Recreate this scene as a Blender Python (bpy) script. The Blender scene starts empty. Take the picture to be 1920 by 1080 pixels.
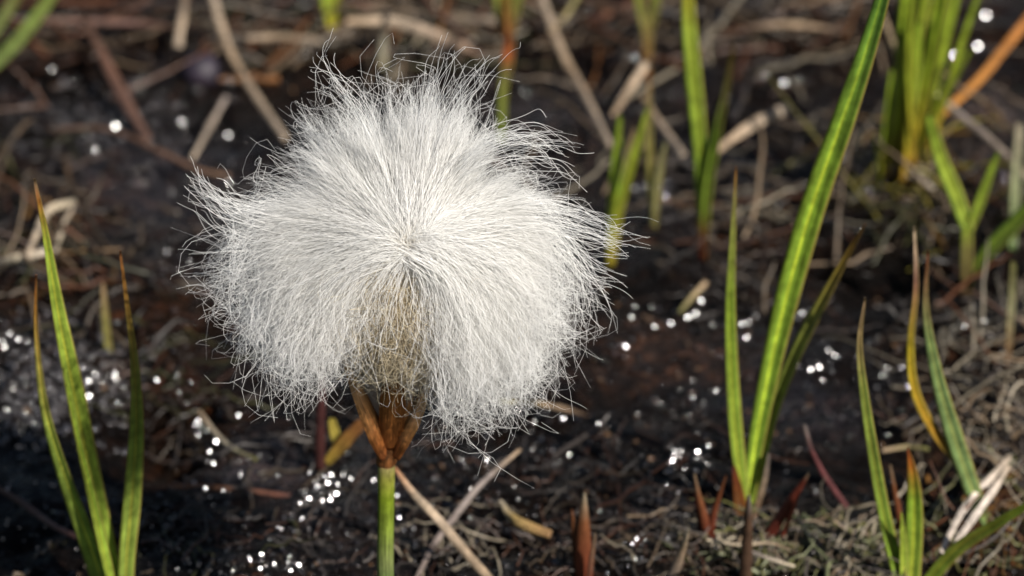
import bpy, math, random
import numpy as np
from mathutils import Vector, Matrix

# 1 Blender unit = 1 cm
rng = np.random.default_rng(7)
random.seed(7)
S = bpy.context.scene
S.unit_settings.system = 'METRIC'
S.unit_settings.scale_length = 0.01
COL = S.collection

# ---------------------------------------------------------------- camera
CAM = np.array([0.0, -30.0, 19.5])
PITCH = math.radians(25.0)
LENS = 100.0
FPX = 1920 * LENS / 36.0
cd = bpy.data.cameras.new('camera')
cam = bpy.data.objects.new('camera', cd)
COL.objects.link(cam)
cam.location = CAM
cam.rotation_euler = (math.pi / 2 - PITCH, 0, 0)
cd.lens = LENS
cd.sensor_width = 36
cd.clip_start = 0.5
cd.clip_end = 300000
cd.dof.use_dof = True
cd.dof.focus_distance = 31.9
cd.dof.aperture_fstop = 0.28
S.camera = cam

# ---------------------------------------------------------------- light
SUN = Vector((0.53, -0.53, 0.60)).normalized()
w = bpy.data.worlds.new('World')
S.world = w
w.use_nodes = True
wn = w.node_tree
for n in list(wn.nodes):
    wn.nodes.remove(n)
sky = wn.nodes.new('ShaderNodeTexSky')
sky.sky_type = 'NISHITA'
sky.sun_disc = False
sky.sun_elevation = math.asin(SUN.z)
sky.sun_rotation = math.atan2(SUN.x, SUN.y)
bg = wn.nodes.new('ShaderNodeBackground')
bg.inputs['Strength'].default_value = 0.05
wo = wn.nodes.new('ShaderNodeOutputWorld')
wn.links.new(sky.outputs[0], bg.inputs[0])
wn.links.new(bg.outputs[0], wo.inputs[0])
sl = bpy.data.lights.new('sun', 'SUN')
sl.energy = 5.0
sl.angle = math.radians(0.53)
sl.color = (1.0, 0.945, 0.865)
so = bpy.data.objects.new('sun', sl)
COL.objects.link(so)
so.rotation_euler = SUN.to_track_quat('Z', 'Y').to_euler()
so.location = (20, -10, 60)

S.view_settings.view_transform = 'Standard'
S.view_settings.look = 'None'
S.view_settings.exposure = 0.74
S.view_settings.gamma = 1.0
S.render.engine = 'CYCLES'
S.cycles.max_bounces = 18
S.cycles.diffuse_bounces = 16
S.cycles.transmission_bounces = 16
S.cycles.glossy_bounces = 3
S.cycles.sample_clamp_indirect = 6
S.cycles.sample_clamp_direct = 60
S.cycles.caustics_reflective = False
S.cycles.caustics_refractive = False
S.cycles.use_denoising = True
S.cycles.use_adaptive_sampling = False

# ---------------------------------------------------------------- photo pixel -> place
CR = np.array([1.0, 0, 0])
CU = np.array([0, math.sin(PITCH), math.cos(PITCH)])
CF = np.array([0, math.cos(PITCH), -math.sin(PITCH)])
PXS = 31.9 / FPX           # cm per photo pixel at the flower


def ray(px, py):
    return CF + CR * (px - 960) / FPX + CU * (540 - py) / FPX


def at_y(px, py, y):
    d = ray(px, py)
    return CAM + d * ((y - CAM[1]) / d[1])


def at_z(px, py, z):
    d = ray(px, py)
    return CAM + d * ((z - CAM[2]) / d[2])


# ---------------------------------------------------------------- noise
def vnoise(x, y, seed=0):
    x = np.asarray(x, float); y = np.asarray(y, float)
    xi = np.floor(x).astype(np.int64); yi = np.floor(y).astype(np.int64)
    fx = x - xi; fy = y - yi
    fx = fx * fx * fx * (fx * (fx * 6 - 15) + 10); fy = fy * fy * fy * (fy * (fy * 6 - 15) + 10)

    def h(a, b):
        n = (a * 374761393 + b * 668265263 + seed * 974634777) & 0x7fffffff
        n = ((n ^ (n >> 13)) * 1274126177) & 0x7fffffff
        n = (n ^ (n >> 16)) & 0xffffff
        return n / float(0xffffff) * 2 - 1
    a = h(xi, yi); b = h(xi + 1, yi); c = h(xi, yi + 1); d = h(xi + 1, yi + 1)
    return (a * (1 - fx) + b * fx) * (1 - fy) + (c * (1 - fx) + d * fx) * fy


def fbm(x, y, f, o, seed=0):
    s = 0; a = 1.0
    for i in range(o):
        s = s + a * vnoise(x * f, y * f, seed + i * 17)
        f *= 2.03; a *= 0.52
    return s


def blob(x, y, px, py, rx, ry):
    c = at_z(px, py, 0); e = at_z(px + rx, py, 0); t = at_z(px, py - ry, 0)
    sx = e[0] - c[0]; sy = abs(t[1] - c[1])
    return np.exp(-(((x - c[0]) / sx) ** 2 + ((y - c[1]) / sy) ** 2))


HOLES = [(300, 800, 110, 85, -1.0), (430, 215, 90, 50, -0.7), (1480, 230, 110, 90, -0.5), (1590, 520, 120, 60, -0.6),
         (1130, 560, 90, 60, -0.4), (620, 820, 120, 40, -0.25), (230, 370, 200, 55, -0.25), (1500, 790, 170, 60, -0.2), (900, 830, 160, 40, -0.3),
         (90, 1030, 120, 60, -0.2), (480, 950, 130, 60, -0.15),
         (100, 720, 110, 60, 0.45), (330, 700, 60, 40, 0.3), (1230, 660, 150, 60, 0.3), (1050, 250, 150, 60, 0.6), (700, 60, 260, 50, 0.9),
         (1690, 350, 90, 60, 0.35), (1850, 780, 120, 110, 0.45), (1560, 1010, 170, 40, 0.3), (60, 480, 90, 80, 0.5), (1080, 1060, 130, 40, 0.25),
         (1400, 1040, 120, 40, 0.2), (300, 560, 160, 60, 0.35), (1840, 260, 90, 60, 0.5), (1500, 40, 260, 30, 0.6), (100, 100, 160, 60, 0.5)]


def H(x, y):
    x = np.asarray(x, float); y = np.asarray(y, float)
    z = 0.22 * fbm(x, y, 0.28, 3, 3) + 0.10 * fbm(x + 0.4 * vnoise(x, y, 8), y, 1.1, 3, 9)
    r = 1 - np.abs(fbm(x, y * 1.4, 1.7, 3, 31))
    z = z + 0.07 * r
    for a in HOLES:
        z = z + a[4] * 0.75 * blob(x, y, *a[:4])
    return z


def on_ground(px, py, lift=0.0):
    z = 0.0
    for i in range(8):
        p = at_z(px, py, z)
        z = 0.5 * z + 0.5 * (float(H(p[0], p[1])) + lift)
    return at_z(px, py, z)


# ---------------------------------------------------------------- node materials
def mat(name):
    m = bpy.data.materials.new(name); m.use_nodes = True
    t = m.node_tree
    for n in list(t.nodes):
        t.nodes.remove(n)
    o = t.nodes.new('ShaderNodeOutputMaterial')
    return m, t, o


def N(t, kind, **kw):
    n = t.nodes.new(kind)
    for k, v in kw.items():
        if k in n.inputs:
            n.inputs[k].default_value = v
        else:
            setattr(n, k, v)
    return n


def mathn(t, op, a, b=None):
    n = t.nodes.new('ShaderNodeMath'); n.operation = op
    for i, v in enumerate((a, b)):
        if v is None:
            continue
        if isinstance(v, (int, float)):
            n.inputs[i].default_value = v
        else:
            t.links.new(v, n.inputs[i])
    return n.outputs[0]


def rampn(t, fac, stops):
    r = t.nodes.new('ShaderNodeValToRGB')
    while len(r.color_ramp.elements) < len(stops):
        r.color_ramp.elements.new(0.5)
    for e, (p, c) in zip(r.color_ramp.elements, stops):
        e.position = p; e.color = (*c, 1) if len(c) == 3 else c
    t.links.new(fac, r.inputs[0])
    return r.outputs[0]


def mixc(t, fac, a, b, mode='MIX'):
    n = t.nodes.new('ShaderNodeMix'); n.data_type = 'RGBA'; n.blend_type = mode
    for sock, v in ((n.inputs[0], fac), (n.inputs[6], a), (n.inputs[7], b)):
        if isinstance(v, (int, float)):
            sock.default_value = v
        elif isinstance(v, tuple):
            sock.default_value = (*v, 1)
        else:
            t.links.new(v, sock)
    return n.outputs[2]


def leaf_mat(name, transl=0.35, rough=0.38, stripe=0.35, spots=0.3, spec=0.5, bump=0.25, rib=False):
    m, t, o = mat(name)
    ca = N(t, 'ShaderNodeVertexColor', layer_name='Col')
    uv = N(t, 'ShaderNodeUVMap', uv_map='UVMap')
    mp = N(t, 'ShaderNodeMapping'); mp.inputs['Scale'].default_value = (9, 0.9, 1)
    t.links.new(uv.outputs[0], mp.inputs[0])
    n1 = N(t, 'ShaderNodeTexNoise', Scale=1.6, Detail=4.0, Roughness=0.6)
    t.links.new(mp.outputs[0], n1.inputs['Vector'])
    geo = N(t, 'ShaderNodeTexCoord')
    n2 = N(t, 'ShaderNodeTexNoise', Scale=5.0, Detail=5.0, Roughness=0.65)
    t.links.new(geo.outputs['Object'], n2.inputs['Vector'])
    f1 = rampn(t, n1.outputs[0], [(0.3, (1 - stripe,) * 3), (0.7, (1 + stripe * 0.6,) * 3)])
    f2 = rampn(t, n2.outputs[0], [(0.3, (1 - spots,) * 3), (0.68, (1 + spots * 0.5,) * 3)])
    c = mixc(t, 1.0, ca.outputs[0], f1, 'MULTIPLY')
    c = mixc(t, 1.0, c, f2, 'MULTIPLY')
    if rib:
        sx = t.nodes.new('ShaderNodeSeparateXYZ'); t.links.new(uv.outputs[0], sx.inputs[0])
        d_ = mathn(t, 'ABSOLUTE', mathn(t, 'SUBTRACT', sx.outputs[0], 0.52))
        fr = rampn(t, d_, [(0.03, (0.75,) * 3), (0.075, (0.0,) * 3)])
        c = mixc(t, fr, c, mixc(t, 1.0, c, (2.2, 1.6, 1.2), 'MULTIPLY'))
        fe = rampn(t, d_, [(0.42, (0.0,) * 3), (0.48, (0.7,) * 3)])
        c = mixc(t, fe, c, (0.30, 0.20, 0.06))
    p = N(t, 'ShaderNodeBsdfPrincipled', Roughness=rough)
    p.inputs['Specular IOR Level'].default_value = spec
    t.links.new(c, p.inputs['Base Color'])
    bp = N(t, 'ShaderNodeBump', Strength=bump, Distance=0.03)
    t.links.new(n1.outputs[0], bp.inputs['Height'])
    t.links.new(bp.outputs[0], p.inputs['Normal'])
    if transl > 0:
        tr = N(t, 'ShaderNodeBsdfTranslucent')
        t.links.new(mixc(t, 1.0, c, (1.25, 1.3, 0.7), 'MULTIPLY'), tr.inputs[0])
        mx = N(t, 'ShaderNodeMixShader'); mx.inputs[0].default_value = transl
        t.links.new(p.outputs[0], mx.inputs[1]); t.links.new(tr.outputs[0], mx.inputs[2])
        t.links.new(mx.outputs[0], o.inputs[0])
    else:
        t.links.new(p.outputs[0], o.inputs[0])
    return m


M = {}
M['green'] = leaf_mat('green_blade', 0.33, 0.40, 0.5, 0.42, rib=True)
M['dead'] = leaf_mat('dead_blade', 0.12, 0.55, 0.5, 0.55, 0.35, 0.5)
M['stem'] = leaf_mat('flower_stem', 0.08, 0.34, 0.5, 0.4, 0.4, 0.3)
M['bract'] = leaf_mat('brown_bract', 0.3, 0.42, 0.6, 0.3, 0.5, 0.4)
M['fibre'] = leaf_mat('litter_fibre', 0.1, 0.42, 0.3, 0.4, 0.45, 0.2)

# cotton
m, t, o = mat('cotton_bristle')
ca = N(t, 'ShaderNodeVertexColor', layer_name='Col')
p = N(t, 'ShaderNodeBsdfPrincipled', Roughness=0.32); p.inputs['Specular IOR Level'].default_value = 0.5
tr = N(t, 'ShaderNodeBsdfTranslucent')
mx = N(t, 'ShaderNodeMixShader'); mx.inputs[0].default_value = 0.6
t.links.new(ca.outputs[0], p.inputs['Base Color']); t.links.new(ca.outputs[0], tr.inputs[0])
t.links.new(p.outputs[0], mx.inputs[1]); t.links.new(tr.outputs[0], mx.inputs[2]); t.links.new(mx.outputs[0], o.inputs[0])
M['cotton'] = m

# seed core
m, t, o = mat('seed_core')
tc = N(t, 'ShaderNodeTexCoord')
n1 = N(t, 'ShaderNodeTexNoise', Scale=9.0, Detail=5.0)
t.links.new(tc.outputs['Object'], n1.inputs['Vector'])
c = rampn(t, n1.outputs[0], [(0.35, (0.22, 0.14, 0.07)), (0.7, (0.58, 0.44, 0.25))])
p = N(t, 'ShaderNodeBsdfPrincipled', Roughness=0.7)
t.links.new(c, p.inputs['Base Color']); t.links.new(p.outputs[0], o.inputs[0])
M['core'] = m

# wet peat
m, t, o = mat('wet_peat')
ca = N(t, 'ShaderNodeVertexColor', layer_name='Col')
wa = N(t, 'ShaderNodeAttribute', attribute_name='wet')
tc = N(t, 'ShaderNodeTexCoord')
na = N(t, 'ShaderNodeTexNoise', Scale=3.2, Detail=9.0, Roughness=0.68, Distortion=0.4)
nb = N(t, 'ShaderNodeTexNoise', Scale=11.0, Detail=7.0, Roughness=0.6, Distortion=1.2)
nc = N(t, 'ShaderNodeTexVoronoi', Scale=8.0)
for n in (na, nb, nc):
    t.links.new(tc.outputs['Object'], n.inputs['Vector'])
v1 = rampn(t, na.outputs[0], [(0.33, (0.35,) * 3), (0.52, (1.0,) * 3), (0.70, (4.2, 2.9, 2.0))])
v2 = rampn(t, nb.outputs[0], [(0.38, (0.6,) * 3), (0.66, (1.5,) * 3)])
c = mixc(t, 1.0, ca.outputs[0], v1, 'MULTIPLY'); c = mixc(t, 1.0, c, v2, 'MULTIPLY')
p = N(t, 'ShaderNodeBsdfPrincipled'); p.inputs['IOR'].default_value = 1.38
p.inputs['Specular IOR Level'].default_value = 0.2
t.links.new(c, p.inputs['Base Color'])
nr = rampn(t, nb.outputs[0], [(0.35, (0.0,) * 3), (0.65, (0.3,) * 3)])
r = mathn(t, 'ADD', nr, mathn(t, 'SUBTRACT', 0.5, mathn(t, 'MULTIPLY', wa.outputs['Fac'], 0.42)))
t.links.new(r, p.inputs['Roughness'])
t.links.new(mathn(t, 'ADD', 0.08, mathn(t, 'MULTIPLY', mathn(t, 'POWER', wa.outputs['Fac'], 3.0), 0.35)), p.inputs['Specular IOR Level'])
hh = mathn(t, 'ADD', mathn(t, 'MULTIPLY', na.outputs[0], 1.0), mathn(t, 'MULTIPLY', nb.outputs[0], 0.42))
hh = mathn(t, 'ADD', hh, mathn(t, 'MULTIPLY', nc.outputs[0], 0.18))
bp = N(t, 'ShaderNodeBump', Strength=1.0, Distance=0.28)
t.links.new(hh, bp.inputs['Height']); t.links.new(bp.outputs[0], p.inputs['Normal'])
t.links.new(p.outputs[0], o.inputs[0])
M['peat'] = m

m, t, o = mat('peat_crumb')
ca = N(t, 'ShaderNodeVertexColor', layer_name='Col')
p = N(t, 'ShaderNodeBsdfPrincipled', Roughness=0.13, IOR=1.5)
t.links.new(ca.outputs[0], p.inputs['Base Color']); t.links.new(p.outputs[0], o.inputs[0])
M['crumb'] = m

m, t, o = mat('bog_water')
tc = N(t, 'ShaderNodeTexCoord')
n1 = N(t, 'ShaderNodeTexNoise', Scale=1.3, Detail=3.0)
t.links.new(tc.outputs['Object'], n1.inputs['Vector'])
bp = N(t, 'ShaderNodeBump', Strength=0.25, Distance=0.08)
t.links.new(n1.outputs[0], bp.inputs['Height'])
p = N(t, 'ShaderNodeBsdfPrincipled', Roughness=0.06, IOR=1.33)
p.inputs['Base Color'].default_value = (0.008, 0.007, 0.007, 1)
t.links.new(bp.outputs[0], p.inputs['Normal']); t.links.new(p.outputs[0], o.inputs[0])
M['water'] = m

m, t, o = mat('glint_disc')  # dark gloss with a raised index, for the discs added as sun glints
p = N(t, 'ShaderNodeBsdfPrincipled', Roughness=0.07, IOR=2.3)
p.inputs['Base Color'].default_value = (0.02, 0.018, 0.018, 1)
t.links.new(p.outputs[0], o.inputs[0])
M['drop'] = m

m, t, o = mat('berry_skin')
tc = N(t, 'ShaderNodeTexCoord')
n1 = N(t, 'ShaderNodeTexNoise', Scale=4.0, Detail=4.0)
t.links.new(tc.outputs['Object'], n1.inputs['Vector'])
p = N(t, 'ShaderNodeBsdfPrincipled', Roughness=0.62)
t.links.new(rampn(t, n1.outputs[0], [(0.35, (0.006, 0.004, 0.008)), (0.7, (0.022, 0.012, 0.026))]), p.inputs['Base Color'])
t.links.new(p.outputs[0], o.inputs[0])
M['berry'] = m


# ---------------------------------------------------------------- object helpers
def tag(o, label=None, cat=None, group=None, kind=None):
    if label: o['label'] = label
    if cat: o['category'] = cat
    if group: o['group'] = group
    if kind: o['kind'] = kind
    return o


def empty(name, loc):
    o = bpy.data.objects.new(name, None)
    o.empty_display_size = 0.3
    COL.objects.link(o); o.location = loc
    return o


def mesh_obj(name, V, quads, m, col=None, uv=None, parent=None, tris=None, smooth=True, extra=None):
    """V n x 3 in world space; quads k x 4"""
    V = np.asarray(V, np.float32)
    off = np.zeros(3, np.float32)
    if parent is not None:
        off = np.array(parent['_loc'] if '_loc' in parent else parent.location, np.float32)
    elif True:
        off = np.array([V[:, 0].mean(), V[:, 1].mean(), V[:, 2].min()], np.float32) if name not in ('peat_ground', 'water') else off
    me = bpy.data.meshes.new(name)
    me.vertices.add(len(V)); me.vertices.foreach_set('co', (V - off).ravel())
    loops = []; starts = []; tot = 0
    q = np.asarray(quads, np.int32).reshape(-1, 4)
    tr_ = np.asarray(tris, np.int32).reshape(-1, 3) if tris is not None else np.zeros((0, 3), np.int32)
    L = np.concatenate([q.ravel(), tr_.ravel()])
    st = np.concatenate([np.arange(len(q)) * 4, len(q) * 4 + np.arange(len(tr_)) * 3]).astype(np.int32)
    me.loops.add(len(L)); me.loops.foreach_set('vertex_index', L.astype(np.int32))
    me.polygons.add(len(st)); me.polygons.foreach_set('loop_start', st)
    me.polygons.foreach_set('use_smooth', np.full(len(st), smooth, bool))
    me.update(calc_edges=True)
    if col is not None:
        a = me.color_attributes.new('Col', 'FLOAT_COLOR', 'POINT')
        c = np.ones((len(V), 4), np.float32); c[:, :3] = col
        a.data.foreach_set('color', c.ravel())
    if uv is not None:
        u = me.uv_layers.new(name='UVMap')
        u.data.foreach_set('uv', np.asarray(uv, np.float32)[L].ravel())
    if extra is not None:
        a = me.attributes.new('wet', 'FLOAT', 'POINT'); a.data.foreach_set('value', np.asarray(extra, np.float32))
    me.materials.append(m)
    me.validate()
    o = bpy.data.objects.new(name, me)
    COL.objects.link(o)
    if parent is not None:
        o.parent = parent
    else:
        o.location = off
    return o


def resample(P, n):
    """Catmull-Rom through the control rows"""
    P = np.asarray(P, float)
    if len(P) == 2:
        t = np.linspace(0, 1, n)[:, None]
        return P[0] * (1 - t) + P[1] * t
    k = len(P)
    Q = np.vstack([2 * P[0] - P[1], P, 2 * P[-1] - P[-2]])
    T = np.linspace(0, k - 1 - 1e-9, n)
    i = T.astype(int); f = (T - i)[:, None]
    a, b, c, d = Q[i], Q[i + 1], Q[i + 2], Q[i + 3]
    return 0.5 * (2 * b + (c - a) * f + (2 * a - 5 * b + 4 * c - d) * f ** 2 + (3 * b - a - 3 * c + d) * f ** 3)


def nrm(v):
    return v / np.maximum(np.linalg.norm(v, axis=-1, keepdims=True), 1e-9)


def strip(P, W, cols, fold=0.35, thick=0.14, yaw=0.0, twist=0.0, rough=0.0, side=None, midrib=None, minthick=0.012):
    """a closed blade along centre line P (tip..root or any), widths W (cm), colours rows; section: shallow V"""
    n = len(P)
    T = nrm(np.gradient(P, axis=0))
    Vd = nrm(CAM - P) if side is None else nrm(np.tile(np.asarray(side, float), (n, 1)))
    lat = nrm(np.cross(T, Vd)); nor = nrm(np.cross(lat, T))
    ang = yaw + twist * np.linspace(0, 1, n)
    ca_, sa_ = np.cos(ang)[:, None], np.sin(ang)[:, None]
    lat, nor = lat * ca_ + nor * sa_, nor * ca_ - lat * sa_
    us = np.array([-1, -0.55, -0.12, 0.12, 0.55, 1.0])
    hf = fold * np.abs(us)
    m_ = len(us)
    V = []; C = []; UV = []
    arc = np.concatenate([[0], np.cumsum(np.linalg.norm(np.diff(P, axis=0), axis=1))])
    if rough:
        W = W * (1 + rough * np.interp(arc, np.arange(0, arc[-1] + 1, 0.35)[:], rng.normal(size=len(np.arange(0, arc[-1] + 1, 0.35)))))
    hw = (W / 2)[:, None]
    for j, u in enumerate(us):
        V.append(P + lat * hw * u + nor * hw * (hf[j]))
        C.append(cols * (midrib if (midrib is not None and abs(u) < 0.2) else 1.0)); UV.append(np.stack([np.full(n, u * 0.5 + 0.5), arc], 1))
    for j, u in list(enumerate(us))[::-1]:
        th = np.maximum(hw * thick * 2 * (1 - 0.75 * abs(u)), minthick * 0.5)
        V.append(P + lat * hw * u * 0.97 + nor * (hw * hf[j]) - nor * th)
        C.append(cols * (midrib if (midrib is not None and abs(u) < 0.2) else 1.0)); UV.append(np.stack([np.full(n, u * 0.5 + 0.5), arc], 1))
    k = 2 * m_
    V = np.stack(V, 1).reshape(-1, 3); C = np.stack(C, 1).reshape(-1, 3); UV = np.stack(UV, 1).reshape(-1, 2)
    i = np.arange(n - 1)[:, None] * k; j = np.arange(k)[None, :]
    Q = np.stack([i + j, i + (j + 1) % k, i + k + (j + 1) % k, i + k + j], -1).reshape(-1, 4)
    caps = []
    for b in (0, (n - 1) * k):
        for j in range(m_ - 1):
            caps.append([b + j, b + j + 1, b + k - 2 - j, b + k - 1 - j])
    return V, np.vstack([Q, np.array(caps)]), C, UV


def tube(P, R, cols, sides=12, flute=0.0, seed=0):
    n = len(P)
    T = nrm(np.gradient(P, axis=0))
    Vd = nrm(CAM - P)
    a = nrm(np.cross(T, Vd)); b = nrm(np.cross(a, T))
    ph = np.arange(sides) / sides * 2 * np.pi
    r = R[:, None] * (1 + flute * np.cos(ph * 5 + seed)[None, :])
    V = P[:, None, :] + (a[:, None, :] * np.cos(ph)[None, :, None] + b[:, None, :] * np.sin(ph)[None, :, None]) * r[..., None]
    arc = np.concatenate([[0], np.cumsum(np.linalg.norm(np.diff(P, axis=0), axis=1))])
    UV = np.stack([np.broadcast_to(np.abs(ph / np.pi - 1)[None, :], (n, sides)), np.broadcast_to(arc[:, None], (n, sides))], -1).reshape(-1, 2)
    C = np.repeat(cols, sides, 0)
    i = np.arange(n - 1)[:, None] * sides; j = np.arange(sides)[None, :]
    Q = np.stack([i + j, i + (j + 1) % sides, i + sides + (j + 1) % sides, i + sides + j], -1).reshape(-1, 4)
    V = V.reshape(-1, 3)
    caps = []
    for e, ii in ((0, 0), (n - 1, (n - 1) * sides)):
        V = np.vstack([V, P[e]]); C = np.vstack([C, cols[e]]); UV = np.vstack([UV, UV[ii]])
        c_ = len(V) - 1
        for j_ in range(sides):
            caps.append([ii + j_, ii + (j_ + 1) % sides, c_])
    return V, Q, C, UV, np.array(caps)


def strands(P, R, C, sides=3):
    """P: n x k x 3 centre lines, R: n x k radii, C: n x k x 3 -> one big mesh"""
    n, k, _ = P.shape
    T = nrm(np.gradient(P, axis=1))
    ref = nrm(rng.normal(size=(n, 1, 3)))
    a = nrm(np.cross(T, np.broadcast_to(ref, T.shape))); b = np.cross(T, a)
    ph = np.arange(sides) / sides * 2 * np.pi
    V = P[:, :, None, :] + (a[:, :, None, :] * np.cos(ph)[None, None, :, None] + b[:, :, None, :] * np.sin(ph)[None, None, :, None]) * R[:, :, None, None]
    base = (np.arange(n) * k * sides)[:, None, None]
    i = (np.arange(k - 1) * sides)[None, :, None]; j = np.arange(sides)[None, None, :]
    Q = np.stack([base + i + j, base + i + (j + 1) % sides, base + i + sides + (j + 1) % sides, base + i + sides + j], -1).reshape(-1, 4)
    CC = np.broadcast_to(C[:, :, None, :], (n, k, sides, 3)).reshape(-1, 3)
    return V.reshape(-1, 3), Q, CC


def srgb(r, g, b):
    c = np.array([r, g, b]) / 255.0
    return np.where(c < 0.04045, c / 12.92, ((c + 0.055) / 1.055) ** 2.4)


def grad_cols(n, stops):
    """stops: [(t, (r,g,b))...] linear colours along 0..1"""
    t = np.linspace(0, 1, n)
    ts = [s[0] for s in stops]
    return np.stack([np.interp(t, ts, [s[1][i] for s in stops]) for i in range(3)], 1)


# ================================================================= GROUND
def axis(lo, hi, step, far):
    fine = np.arange(lo, hi + step / 2, step)
    out = []; d = step
    v = fine[-1]
    while v < far:
        d *= 1.35; v += d; out.append(v)
    left = []; d = step; v = fine[0]
    while v > -far:
        d *= 1.35; v -= d; left.append(v)
    return np.concatenate([left[::-1], fine, out])


xs = axis(-13.0, 13.0, 0.065, 60000); ys = axis(0.0, 30.0, 0.065, 60000)
X, Y = np.meshgrid(xs, ys)
Z = H(X, Y)
far = np.clip((np.hypot(X, Y - 15) - 30) / 200, 0, 1)
Z = Z * (1 - far)
near = (np.abs(X) < 14) & (Y > -1) & (Y < 31)
Z = Z + np.where(near, 0.035 * fbm(X, Y, 4.5, 2, 77) + 0.03 * np.maximum(0, fbm(X, Y, 3.1, 2, 55)), 0)
base = np.zeros(X.shape + (3,)) + np.array([0.0036, 0.0022, 0.0017])
wet = np.clip(0.75 + 0.4 * fbm(X, Y, 0.5, 2, 91), 0, 1)


def tint(px, py, rx, ry, c, k=1.0, wv=None):
    global base, wet
    b = (blob(X, Y, px, py, rx, ry) * k * np.clip(1 + 0.7 * fbm(X, Y, 1.2, 3, int(px)), 0, 1.6))
    b = np.clip(b, 0, 1)
    base[:] = base * (1 - b[..., None]) + np.array(c) * b[..., None]
    if wv is not None:
        wet[:] = wet * (1 - b) + wv * b


MUD_SHEEN = (0.026, 0.024, 0.029); BR = (0.022, 0.0105, 0.005); BRL = (0.026, 0.014, 0.008); ORG = (0.034, 0.014, 0.004)  # first entry: mud grey with the bluish wet sheen painted in
tint(700, 50, 420, 70, BRL, 0.8, 0.2)
tint(1500, 60, 500, 60, BR, 0.7, 0.4)
tint(250, 350, 210, 70, MUD_SHEEN, 0.95, 0.75)
tint(1040, 250, 170, 80, (0.026, 0.021, 0.021), 0.9, 0.7)
tint(1850, 250, 110, 80, (0.06, 0.048, 0.045), 0.9, 0.4)
tint(1690, 350, 110, 70, (0.03, 0.025, 0.007), 0.8, 0.3)
tint(80, 470, 130, 120, ORG, 0.7, 0.3)
tint(330, 600, 150, 80, BR, 0.7, 0.5)
tint(370, 790, 70, 60, ORG, 0.6, 0.5)
tint(1230, 680, 180, 60, (0.028, 0.018, 0.015), 0.8, 0.6)
tint(1850, 800, 140, 160, (0.03, 0.017, 0.011), 0.8, 0.3)
tint(1560, 1020, 240, 60, (0.03, 0.024, 0.015), 0.8, 0.3)
tint(480, 890, 60, 30, (0.03, 0.027, 0.033), 0.9, 0.7)  # pale bluish sheen of a water film painted into the peat colour
tint(1400, 450, 120, 70, BR, 0.7, 0.5)
tint(560, 1000, 200, 60, (0.010, 0.009, 0.011), 0.6, 0.95)
tint(500, 870, 90, 45, MUD_SHEEN, 0.7, 0.95)  # mud grey again, carrying the painted wet sheen
tint(1500, 760, 160, 60, (0.010, 0.009, 0.012), 0.8, 0.95)
tint(1100, 640, 120, 60, (0.020, 0.011, 0.007), 0.7, 0.8)
tint(1240, 960, 60, 25, (0.022, 0.020, 0.025), 0.7, 0.95)  # small patch of water sheen, painted as colour
k = X.shape[1]
idx = (np.arange(X.shape[0] - 1)[:, None] * k + np.arange(k - 1)[None, :])
Q = np.stack([idx, idx + 1, idx + k + 1, idx + k], -1).reshape(-1, 4)
g = mesh_obj('peat_ground', np.stack([X, Y, Z], -1).reshape(-1, 3), Q, M['peat'], col=base.reshape(-1, 3), extra=wet.ravel())
tag(g, 'black wet peat ground of the bog with mud and hollows', 'ground', kind='structure')

# water standing in the hollows
wx = np.linspace(-14, 14, 60); wy = np.linspace(0, 30, 60)
WX, WY = np.meshgrid(wx, wy)
idx = (np.arange(59)[:, None] * 60 + np.arange(59)[None, :])
Qw = np.stack([idx, idx + 1, idx + 61, idx + 60], -1).reshape(-1, 4)
wt = mesh_obj('water', np.stack([WX, WY, np.full_like(WX, -0.9)], -1).reshape(-1, 3), Qw, M['water'])
tag(wt, 'dark shallow bog water standing in the peat hollows', 'water', kind='structure')


# ================================================================= crumbs and litter (uncountable)
def frame_points(n, x0=-40, x1=1960, y0=-60, y1=1110):
    px = rng.uniform(x0, x1, n); py = rng.uniform(y0, y1, n)
    return px, py


def ground_batch(px, py, lift=0.0):
    z = np.zeros(len(px))
    for i in range(8):
        d = CF[None] + CR[None] * ((px - 960) / FPX)[:, None] + CU[None] * ((540 - py) / FPX)[:, None]
        P = CAM[None] + d * ((z - CAM[2]) / d[:, 2])[:, None]
        z = 0.5 * z + 0.5 * (H(P[:, 0], P[:, 1]) + lift)
    P[:, 2] = H(P[:, 0], P[:, 1]) + lift
    return P


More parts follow.
